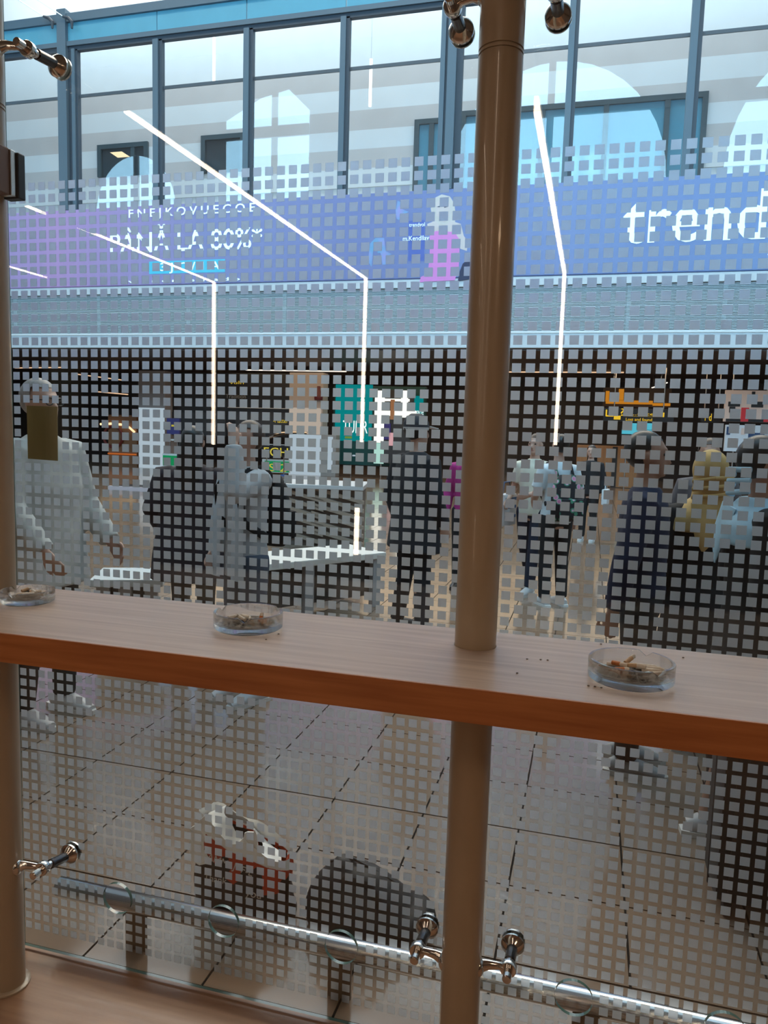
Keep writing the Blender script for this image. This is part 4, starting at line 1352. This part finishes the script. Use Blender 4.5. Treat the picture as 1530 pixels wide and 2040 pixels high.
def person(label, pos, face_deg, h, top, bottom, shoes, hair, armL=HANGL, armR=HANGR, legs=STAND, skin=SKIN, sleeve='long', hem=0.86, loose=1.0, wide=1.0,
           skirt=None, hairstyle='short', extras=(), group=None):
    s = h / 1.75
    t = thing('person', label, 'person', (pos.x, pos.y, 0), R_(face_deg), group)
    V = Vector
    w = wide

    def S(mb):
        mb.v = [(p[0] * s, p[1] * s, p[2] * s) for p in mb.v]
        return mb
    shL, shR = V((-0.165 * w, -0.01, 1.405)), V((0.165 * w, -0.01, 1.405))
    arms = [(shL, V(armL[0]), V(armL[1]), -1), (shR, V(armR[0]), V(armR[1]), 1)]
    hips = [V((-0.088, 0, 0.89)), V((0.088, 0, 0.89))]
    b = MB()
    b.rings([(0.80, 0.11, 0.085), (0.86, 0.155 * w, 0.105), (0.93, 0.165 * w, 0.112), (1.02, 0.145 * w, 0.10), (1.10, 0.138 * w, 0.095), (1.22, 0.155 * w, 0.105), (1.32, 0.168 * w, 0.108), (1.40, 0.165 * w, 0.095), (1.445, 0.11 * w, 0.075), (1.475, 0.062, 0.058), (1.50, 0.054, 0.055)], 20)
    b.rings([(1.46, 0.055, 0.056, 0, -0.008), (1.52, 0.052, 0.054, 0, 0), (1.57, 0.05, 0.055, 0, 0.005)], 16)
    # head: skull, jaw, nose, brow, ears
    b.ball((0, -0.008, 1.655), 0.074, 0.094, 0.096, 18, 12)
    b.rings([(1.535, 0.025, 0.024, 0, 0.060), (1.548, 0.040, 0.048, 0, 0.042), (1.58, 0.054, 0.068, 0, 0.022), (1.62, 0.064, 0.080, 0, 0.010), (1.66, 0.066, 0.083, 0, 0.006)], 18)
    b.tube([(0, 0.082, 1.652), (0, 0.098, 1.625), (0, 0.102, 1.608), (0, 0.085, 1.597)], [(0.008, 0.010), (0.011, 0.012), (0.015, 0.012), (0.012, 0.010)], 8, hint=V((1, 0, 0)))
    b.ball((0, 0.080, 1.672), 0.042, 0.014, 0.010)
    for sx in (-1, 1):
        b.ball((sx * 0.077, -0.006, 1.635), 0.010, 0.020, 0.031)
    for (sh, el, wr, sx) in arms:
        b.tube([sh - V((sx * 0.05, 0, 0)), sh, sh.lerp(el, 0.5), el], [0.055, 0.055, 0.047, 0.040], 12)
        b.tube([el, el.lerp(wr, 0.3), wr], [0.040, 0.040, 0.028], 12)
        b.ball(el, 0.040)
        d = (wr - el).normalized()
        side = d.cross(V((sx, 0, 0)))
        if side.length < 0.2:
            side = d.cross(V((0, 0, 1)))
        side.normalize()
        nrm = d.cross(side).normalized()
        if nrm.x * sx > 0:
            nrm = -nrm
        k0 = wr + d * 0.03
        b.tube([wr - d * 0.01, k0, wr + d * 0.085], [(0.026, 0.020), (0.038, 0.017), (0.042, 0.014)], 12, hint=nrm)
        for q in range(4):
            o_ = (q - 1.5) * 0.0215
            L = (0.068, 0.078, 0.074, 0.058)[q]
            p0 = wr + d * 0.075 + side * o_
            p1 = p0 + d * L * 0.5 + nrm * 0.008
            p2 = p0 + d * L * 0.85 + nrm * 0.026
            b.tube([p0, p1, p2], [0.0095, 0.0090, 0.0080], 8)
        p0 = wr + d * 0.025 + side * 0.034
        b.tube([p0, p0 + d * 0.035 + side * 0.024 + nrm * 0.01, p0 + d * 0.068 + side * 0.026 + nrm * 0.018], [0.013, 0.011, 0.009], 8)
    for i, (kn, an) in enumerate(legs):
        kn, an = V(kn), V(an)
        b.tube([hips[i] + V((0, 0, 0.03)), hips[i], hips[i].lerp(kn, 0.5), kn], [0.085, 0.088, 0.073, 0.055], 14)
        b.tube([kn, kn.lerp(an, 0.28) - V((0, 0.012, 0)), an], [0.055, 0.056, 0.037], 14)
        b.ball(kn, 0.055)
        b.tube([an + V((0, -0.05, -0.045)), an + V((0, 0.02, -0.035)), an + V((0, 0.10, -0.055)), an + V((0, 0.165, -0.062))], [(0.030, 0.030), (0.036, 0.036), (0.042, 0.024), (0.030, 0.016)], 12, hint=V((0, 0, 1)))
    S(b).remesh('body', skin, t, 0.0088, 3)
    for sx in (-1, 1):
        S(MB().ball((sx * 0.031, 0.0765, 1.648), 0.013, 0.008, 0.008, 10, 6)).build('eye', EYEM, t, True)
    S(MB().ball((0, 0.0835, 1.576), 0.022, 0.007, 0.007, 10, 6)).build('mouth', LIP, t, True)
    # top
    g = MB()
    lo = loose
    if hem < 0.75:
        low = [(hem, 0.205 * w * lo, 0.15 * lo), (0.80, 0.195 * w * lo, 0.142 * lo)]
    else:
        low = [(hem, 0.182 * w * lo, 0.130 * lo)]
    g.rings(low + [(0.93, 0.182 * w * lo, 0.130 * lo), (1.06, 0.165 * w * lo, 0.120 * lo), (1.22, 0.175 * w * lo, 0.125 * lo), (1.33, 0.185 * w, 0.124), (1.405, 0.180 * w, 0.112), (1.45, 0.120 * w, 0.088), (1.485, 0.068, 0.068)], 22)
    for (sh, el, wr, sx) in arms:
        e = 0.012 + 0.012 * (lo - 0.9)
        if sleeve == 'short':
            g.tube([sh - V((sx * 0.05, 0, 0)), sh, sh.lerp(el, 0.5), sh.lerp(el, 0.75)], [0.066, 0.068 + e, 0.062 + e, 0.060 + e], 14)
        else:
            g.tube([sh - V((sx * 0.05, 0, 0)), sh, sh.lerp(el, 0.5), el], [0.066, 0.066 + e, 0.058 + e, 0.053 + e], 14)
            g.tube([el, el.lerp(wr, 0.5), el.lerp(wr, 0.96)], [0.053 + e, 0.048 + e, 0.040 + e], 14)
            g.ball(el, 0.053 + e)
    S(g).remesh('top', top, t, 0.0115, 3)
    # legs
    if skirt:
        k = MB()
        k.rings([(0.10, skirt, skirt * 0.82), (0.25, skirt * 0.95, skirt * 0.78), (0.60, 0.225 * w, 0.175), (0.86, 0.20 * w, 0.145), (1.0, 0.175 * w, 0.125)], 26)
        S(k).remesh('skirt', bottom, t, 0.012, 2)
    else:
        k = MB()
        k.rings([(0.83, 0.150 * w, 0.108), (0.93, 0.176 * w, 0.120), (1.0, 0.160 * w, 0.112)], 20)
        for i, (kn, an) in enumerate(legs):
            kn, an = V(kn), V(an)
            k.tube([hips[i] + V((0, 0, 0.05)), hips[i], hips[i].lerp(kn, 0.5), kn, kn.lerp(an, 0.5), an + V((0, 0, 0.0))], [0.092, 0.097, 0.086, 0.069, 0.066, 0.058], 16)
        S(k).remesh('trousers', bottom, t, 0.0115, 3)
    for i, (kn, an) in enumerate(legs):
        an = V(an)
        sh_ = MB()
        z0 = an.z - 0.085
        sh_.tube([(an.x, an.y - 0.075, z0 + 0.036), (an.x, an.y - 0.03, z0 + 0.05), (an.x, an.y + 0.04, z0 + 0.048), (an.x, an.y + 0.12, z0 + 0.036), (an.x, an.y + 0.195, z0 + 0.024)],
                 [(0.033, 0.034), (0.041, 0.048), (0.045, 0.046), (0.049, 0.035), (0.030, 0.022)], 14, hint=V((0, 0, 1)))
        sh_.v = [(p[0], p[1], max(p[2], z0 + 0.004)) for p in sh_.v]
        so = S(sh_).build('shoe', shoes[0], t, 60)
        sole = MB()
        prof = [(-0.105, 0.028), (-0.06, 0.040), (0.04, 0.043), (0.12, 0.050), (0.185, 0.036), (0.215, 0.012)]
        ring = [(an.x + q[1], an.y + q[0]) for q in prof] + [(an.x - q[1], an.y + q[0]) for q in reversed(prof)]
        n = len(ring)
        sole.add([(x, y, z0) for x, y in ring] + [(x, y, z0 + 0.024) for x, y in ring], [tuple(reversed(range(n))), tuple(range(n, 2 * n))] + [(q, (q + 1) % n, n + (q + 1) % n, n + q) for q in range(n)])
        S(sole).build('sole', shoes[1], so)
    # hair / headwear
    if hairstyle == 'scarf':
        k = MB()
        k.ball((0, -0.020, 1.66), 0.100, 0.115, 0.118, 20, 12)
        k.rings([(1.37, 0.135 * w, 0.112, 0, -0.01), (1.44, 0.125, 0.112, 0, -0.015), (1.50, 0.095, 0.095, 0, -0.015), (1.58, 0.090, 0.095, 0, -0.02), (1.66, 0.095, 0.105, 0, -0.02)], 20)
        k.v = [(p[0], min(p[1], 0.066), p[2]) for p in k.v]
        S(k).remesh('headscarf', hair, t, 0.0105, 3)
    else:
        k = MB()
        k.ball((0, -0.022, 1.668), 0.083, 0.100, 0.100, 20, 12)
        keep = []
        for f in k.f:
            c = V((0, 0, 0))
            for i in f:
                c += V(k.v[i])
            c /= len(f)
            if (c.y < -0.03 and c.z > 1.575) or (c.y < 0.015 and c.z > 1.66) or c.z > 1.715:
                keep.append(f)
        k.f = keep
        k.m = [0] * len(keep)
        S(k).build('hair', hair, t, True)
        if hairstyle == 'long':
            k = MB()
            k.tube([(0, -0.075, 1.70), (0, -0.100, 1.60), (0, -0.110, 1.46), (0, -0.120, 1.30)], [(0.06, 0.045), (0.085, 0.05), (0.095, 0.04), (0.06, 0.02)], 16, hint=V((0, 1, 0)))
            S(k).build('long_hair', hair, t, True)
        if hairstyle == 'bun':
            S(MB().ball((0, -0.125, 1.715), 0.042)).build('hair_bun', hair, t, True)
    for ex in extras:
        ex(t, S)
    return t


def cap_(col_m, brim_m):
    def f(t, S):
        k = MB()
        k.rings([(1.675, 0.088, 0.108, 0, -0.012), (1.71, 0.088, 0.108, 0, -0.014), (1.755, 0.072, 0.088, 0, -0.015), (1.785, 0.035, 0.045, 0, -0.015)], 24)
        c = S(k).build('cap', col_m, t, 50)
        S(MB().add([(-0.07, 0.075, 1.69), (0.07, 0.075, 1.69), (0.055, 0.165, 1.675), (-0.055, 0.165, 1.675), (-0.07, 0.075, 1.682), (0.07, 0.075, 1.682), (0.055, 0.165, 1.667), (-0.055, 0.165, 1.667)],
                   [(0, 1, 2, 3), (7, 6, 5, 4), (0, 4, 5, 1), (1, 5, 6, 2), (2, 6, 7, 3), (3, 7, 4, 0)])).build('brim', brim_m, c)
        S(MB().rings([(1.655, 0.086, 0.106, 0, -0.014), (1.678, 0.090, 0.110, 0, -0.013)], 24)).build('band', brim_m, c, 50)
    return f


def glasses(m):
    def f(t, S):
        k = MB()
        for sx in (-1, 1):
            k.tube([(sx * 0.034 + 0.024 * math.cos(a), 0.092, 1.648 + 0.019 * math.sin(a)) for a in [q * 0.5236 for q in range(13)]], 0.0028, 6)
            k.tube([(sx * 0.058, 0.090, 1.655), (sx * 0.082, 0.02, 1.655), (sx * 0.082, -0.02, 1.65)], 0.0028, 6)
        k.tube([(-0.011, 0.094, 1.652), (0.011, 0.094, 1.652)], 0.0026, 6)
        S(k).build('glasses', m, t)
    return f


def backpack(m, x=0.0, z0=0.98, w=0.15, hh=0.42, y=-0.19, straps=True):
    def f(t, S):
        k = MB()
        k.rings([(z0, w * 0.8, 0.055, x, y), (z0 + 0.03, w, 0.085, x, y), (z0 + hh * 0.5, w * 1.02, 0.095, x, y), (z0 + hh * 0.82, w * 0.92, 0.08, x, y), (z0 + hh, w * 0.55, 0.05, x, y)], 22)
        bp = S(k).build('backpack', m, t, 60)
        S(MB().rbox(x - w * 0.72, x + w * 0.72, y - 0.125, y - 0.06, z0 + 0.04, z0 + hh * 0.5, 0.02)).build('front_pocket', m, bp, 50)
        if straps:
            for sx in (-1, 1):
                S(MB().tube([(sx * 0.085, y + 0.03, z0 + hh * 0.9), (sx * 0.095, -0.06, 1.475), (sx * 0.10, 0.06, 1.455), (sx * 0.115, 0.135, 1.34), (sx * 0.135, 0.11, 1.15), (sx * 0.15, -0.05, 1.05)], [(0.026, 0.008)] * 6, 8, hint=Vector((1, 0, 0)))).build('strap', m, bp, 50)
    return f


def handbag(m, x, y, z, w, d, h_, name='bag', stripe=None):
    def f(t, S):
        k = MB().rbox(x - d / 2, x + d / 2, y - w / 2, y + w / 2, z, z + h_, 0.02)
        bg = S(k).build(name, m, t, 50)
        S(MB().tube([(x, y - w * 0.3, z + h_), (x, y - w * 0.22, z + h_ + 0.13), (x, y + w * 0.22, z + h_ + 0.13), (x, y + w * 0.3, z + h_)], 0.009, 8)).build('handle', stripe or m, bg, True)
        if stripe:
            for q in (0.25, 0.55, 0.80):
                S(MB().box(x - d / 2 - 0.002, x + d / 2 + 0.002, y - w / 2 + 0.02, y + w / 2 - 0.02, z + h_ * q, z + h_ * (q + 0.09))).build('stripe', stripe, bg)
    return f


def open_shirt(m):
    def f(t, S):
        for sx in (-1, 1):
            S(MB().tube([(sx * 0.10, 0.115, 1.42), (sx * 0.115, 0.140, 1.2), (sx * 0.125, 0.150, 1.0), (sx * 0.13, 0.150, 0.80)], [(0.045, 0.010), (0.06, 0.010), (0.065, 0.011), (0.07, 0.011)], 12, hint=Vector((0, 1, 0)))).build('shirt_front', m, t, 50)
    return f


def shawl(m, zlow):
    def f(t, S):
        k = MB()
        k.rings([(zlow, 0.235, 0.155, 0, -0.01), (zlow + 0.08, 0.225, 0.150, 0, -0.01), (1.42, 0.195, 0.135, 0, -0.01), (1.47, 0.13, 0.10, 0, -0.01), (1.50, 0.085, 0.082, 0, -0.005)], 26)
        S(k).remesh('shawl', m, t, 0.0115, 3)
    return f


def scarf_tail(m):
    def f(t, S):
        S(MB().tube([(-0.02, -0.125, 1.46), (-0.03, -0.150, 1.36), (-0.04, -0.160, 1.26), (-0.045, -0.160, 1.20)], [(0.10, 0.012), (0.085, 0.012), (0.05, 0.010), (0.008, 0.004)], 12, hint=Vector((0, 1, 0)))).build('scarf_end', m, t, 50)
        for q in range(3):
            S(MB().tube([(-0.11, -0.085, 1.50 + q * 0.045), (0.0, -0.145, 1.515 + q * 0.05), (0.11, -0.085, 1.53 + q * 0.045)], [(0.012, 0.006)] * 3, 8)).build('scarf_fold', m, t, True)
    return f


HAIRB = mat('black_hair', (0.010, 0.008, 0.008), 0.4, noise=0.2, scale=60)
HAIRBR = mat('brown_hair', (0.05, 0.025, 0.015), 0.45, noise=0.2, scale=60)
HAIRG = mat('grey_hair', (0.30, 0.28, 0.27), 0.5, noise=0.15, scale=60)
WSHOE = (mat('white_trainer', (0.55, 0.55, 0.56), 0.5), mat('white_sole', (0.68, 0.67, 0.65), 0.5))
GSHOE = (mat('grey_trainer', (0.24, 0.245, 0.25), 0.6, noise=0.15, scale=30), mat('pale_sole', (0.45, 0.43, 0.40), 0.5))
BSHOE = (mat('brown_shoe', (0.42, 0.38, 0.34), 0.5), mat('brown_sole', (0.14, 0.08, 0.04), 0.5))
KSHOE = (mat('black_shoe', (0.015, 0.015, 0.016), 0.4), mat('black_sole', (0.02, 0.02, 0.02), 0.6))
BLKT = cloth('black_trousers', (0.010, 0.010, 0.012))
NAVYT = cloth('navy_trousers', (0.010, 0.014, 0.032))
LEGWALK = (((-0.095, 0.12, 0.50), (-0.095, 0.20, 0.085)), ((0.095, -0.06, 0.48), (0.095, -0.26, 0.10)))
LEGSTEP = (((-0.085, 0.09, 0.49), (-0.09, 0.13, 0.085)), ((0.085, -0.04, 0.48), (0.09, -0.15, 0.085)))
LEGMID = (((-0.12, 0.01, 0.49), (-0.135, -0.02, 0.085)), ((0.12, 0.01, 0.49), (0.135, -0.02, 0.085)))
LEGWIDE = (((-0.13, 0.01, 0.49), (-0.19, -0.02, 0.085)), ((0.13, 0.01, 0.49), (0.19, -0.02, 0.085)))

# 1 the man in the white shirt at the left
person('man in loose greyish white shirt and dark trousers at the far left', Vector((-2.765, 3.337, 0)), -98, 1.80, cloth('white_shirt', (0.52, 0.52, 0.50)), cloth('dark_trousers', (0.016, 0.014, 0.015)), WSHOE, HAIRG,
       armL=((-0.245, 0.04, 1.12), (-0.24, 0.22, 0.92)), armR=((0.25, 0.06, 1.13), (0.24, 0.27, 0.93)), legs=LEGMID, hem=0.72, loose=1.18, wide=1.12, extras=(glasses(BLK),))
# 2 dark jacket seen from behind
person('person in dark purplish jacket and black trousers seen from behind', at(385, 1100, 4.50), 12, 1.58, cloth('dark_plum_jacket', (0.026, 0.018, 0.024)), cloth('dark_brown_trousers', (0.022, 0.016, 0.013)), BSHOE, HAIRB,
       armL=((-0.30, -0.04, 1.15), (-0.28, 0.12, 0.98)), armR=((0.30, -0.04, 1.15), (0.28, 0.12, 0.98)), hem=0.62, loose=1.22, wide=1.30, hairstyle='long')
# 3 open shirt, hand raised
person('person in open pale blue shirt and jeans raising a hand to the head', at(490, 1100, 3.95), 150, 1.62, cloth('grey_white_tee', (0.45, 0.47, 0.50)), cloth('blue_jeans', (0.07, 0.09, 0.13)), WSHOE, HAIRBR,
       armL=((-0.20, 0.22, 1.34), (-0.11, 0.17, 1.62)), armR=((0.20, -0.02, 1.12), (0.16, 0.12, 0.95)), wide=0.82, hem=0.80, extras=(open_shirt(cloth('pale_blue_shirt', (0.50, 0.58, 0.66))), backpack(cloth('black_backpack', (0.008, 0.008, 0.010)), 0.0, 0.98, 0.155, 0.44)))
# 4 man with cap
person('man in black jacket and trousers with white brimmed dark cap', ground(818, 1262), -45, 1.70, cloth('black_jacket', (0.010, 0.012, 0.018)), cloth('black_jeans', (0.008, 0.009, 0.014)), KSHOE, HAIRB,
       armL=((-0.30, -0.05, 1.14), (-0.27, 0.02, 0.90)), armR=((0.29, 0.0, 1.14), (0.27, 0.10, 0.92)), legs=LEGWIDE, hem=0.70, loose=1.15, wide=1.38, extras=(cap_(mat('dark_cap', (0.03, 0.03, 0.04), 0.7), mat('white_brim', (0.62, 0.60, 0.60), 0.6)),))
# 5 woman half hidden by the column
person('woman in magenta top half hidden behind the middle column', at(932, 1000, 7.6), 175, 1.56, cloth('magenta_top', (0.34, 0.02, 0.16)), BLKT, KSHOE, HAIRB, hairstyle='long', wide=0.9)
# 6 woman with the striped bag
person('woman in pale yellow and white tee with striped tote bag', ground(1052, 1177), 160, 1.60, cloth('pale_yellow_tee', (0.62, 0.60, 0.50)), NAVYT, WSHOE, HAIRBR, armL=((-0.22, 0.06, 1.16), (-0.06, 0.24, 1.10)), armR=((0.24, -0.02, 1.15), (0.24, 0.14, 1.02)),
       sleeve='short', legs=LEGWALK, wide=0.92, extras=(handbag(mat('striped_tote', (0.55, 0.52, 0.52), 0.7), 0.30, 0.05, 0.72, 0.32, 0.12, 0.36, 'tote_bag', mat('tote_stripe', (0.04, 0.10, 0.22), 0.7)),))


def floral():
    m = bpy.data.materials.new('floral_fabric')
    m.use_nodes = True
    nt = m.node_tree
    b = nt.nodes['Principled BSDF']
    b.inputs['Roughness'].default_value = 0.8
    tc = nt.nodes.new('ShaderNodeTexCoord')
    vo = nt.nodes.new('ShaderNodeTexVoronoi')
    vo.inputs['Scale'].default_value = 13
    nt.links.new(tc.outputs['Object'], vo.inputs['Vector'])
    r = nt.nodes.new('ShaderNodeValToRGB')
    r.color_ramp.interpolation = 'CONSTANT'
    e = r.color_ramp.elements
    e[0].position, e[0].color = 0.0, (0.62, 0.22, 0.38, 1)
    e[1].position, e[1].color = 0.42, (0.012, 0.013, 0.018, 1)
    q = e.new(0.22); q.color = (0.62, 0.40, 0.50, 1)
    q = e.new(0.32); q.color = (0.05, 0.22, 0.14, 1)
    nt.links.new(vo.outputs['Distance'], r.inputs['Fac'])
    nt.links.new(r.outputs['Color'], b.inputs['Base Color'])
    return m


# 7 floral backpack
person('woman in white tee with black floral backpack and black trousers', ground(1098, 1205), 32, 1.60, cloth('white_tee', (0.58, 0.64, 0.68)), BLKT, WSHOE, HAIRB, armL=((-0.23, 0.03, 1.14), (-0.16, 0.20, 1.05)), sleeve='short', hairstyle='bun', wide=0.95,
       extras=(backpack(floral(), 0.0, 0.90, 0.17, 0.46, -0.20),))
# 8 dark figure behind
person('slight dark haired figure in black far behind the floral backpack', ground(1168, 1078), 170, 1.46, cloth('black_top', (0.012, 0.011, 0.013)), BLKT, WSHOE, HAIRB, hairstyle='long', extras=(handbag(mat('white_bag', (0.62, 0.64, 0.66), 0.6), -0.30, 0.04, 0.70, 0.3, 0.1, 0.28, 'white_bag'),))
# 9 man in navy, seen from the side
person('man in navy shirt and black trousers with grey trainers facing right', ground(1250, 1527), -92, 1.62, cloth('navy_shirt', (0.008, 0.014, 0.045)), BLKT, GSHOE, HAIRB, armL=((-0.25, -0.06, 1.12), (-0.25, -0.10, 0.88)), armR=((0.24, -0.08, 1.12), (0.25, -0.12, 0.88)),
       legs=STAND, hem=0.95, loose=1.02, wide=0.95, skin=SKIND)
# 10 mustard headscarf
BLKA = cloth('black_robe', (0.009, 0.009, 0.010))
person('woman in long black robe with mustard headscarf seen from behind', at(1394, 1200, 4.12), 6, 1.53, BLKA, BLKA, GSHOE, cloth('mustard_scarf', (0.50, 0.33, 0.13)), skirt=0.165, hairstyle='scarf', wide=1.05, hem=0.8, extras=(shawl(cloth('mustard_scarf', (0.50, 0.33, 0.13)), 1.30), scarf_tail(cloth('mustard_scarf', (0.50, 0.33, 0.13)))))
# 11 pale blue shawl
person('black haired woman in long black coat with pale blue shawl and white trainers', ground(1463, 1650), -84, 1.61, BLKA, BLKA, WSHOE, HAIRB, skirt=0.17, wide=1.0, hem=0.8, legs=LEGSTEP, skin=SKIND, extras=(shawl(cloth('pale_blue_scarf', (0.33, 0.52, 0.66)), 1.30), scarf_tail(cloth('pale_blue_scarf', (0.33, 0.52, 0.66)))))
# 12 head behind them
person('woman with reddish face looking this way above the mustard headscarf', at(1414, 900, 5.6), 176, 1.60, cloth('grey_top', (0.10, 0.09, 0.10)), BLKT, KSHOE, HAIRBR, skin=SKIND, wide=0.9)

# black suitcase right outside the glass
sp = ground(1412, 1832)
su = thing('suitcase', 'big black suitcase on wheels right outside the glass at the right', 'suitcase', (sp.x + 0.27, sp.y + 0.14, 0))
SHELL = mat('black_suitcase_shell', (0.012, 0.012, 0.013), 0.45, noise=0.2, scale=40)
MB().rbox(-0.26, 0.26, -0.13, 0.13, 0.055, 0.80, 0.035).build('shell', SHELL, su, 50)
for q in range(5):
    MB().rbox(-0.20 + q * 0.10 - 0.018, -0.20 + q * 0.10 + 0.018, -0.138, -0.126, 0.10, 0.75, 0.005).build('rib', SHELL, su, 50)
MB().rbox(-0.262, 0.262, -0.006, 0.006, 0.052, 0.803, 0.003).build('zip_seam', RUBBER, su)
MB().tube([(-0.09, 0.0, 0.80), (-0.09, 0.0, 0.835), (0.09, 0.0, 0.835), (0.09, 0.0, 0.80)], 0.011, 10).build('handle', RUBBER, su, 50)
for wx in (-0.21, 0.21):
    for wy in (-0.09, 0.09):
        MB().cyl((wx - 0.013, wy, 0.028), (wx + 0.013, wy, 0.028), 0.028, 18).cyl((wx, wy, 0.03), (wx, wy, 0.065), 0.012, 10).build('wheel', RUBBER, su, 50)
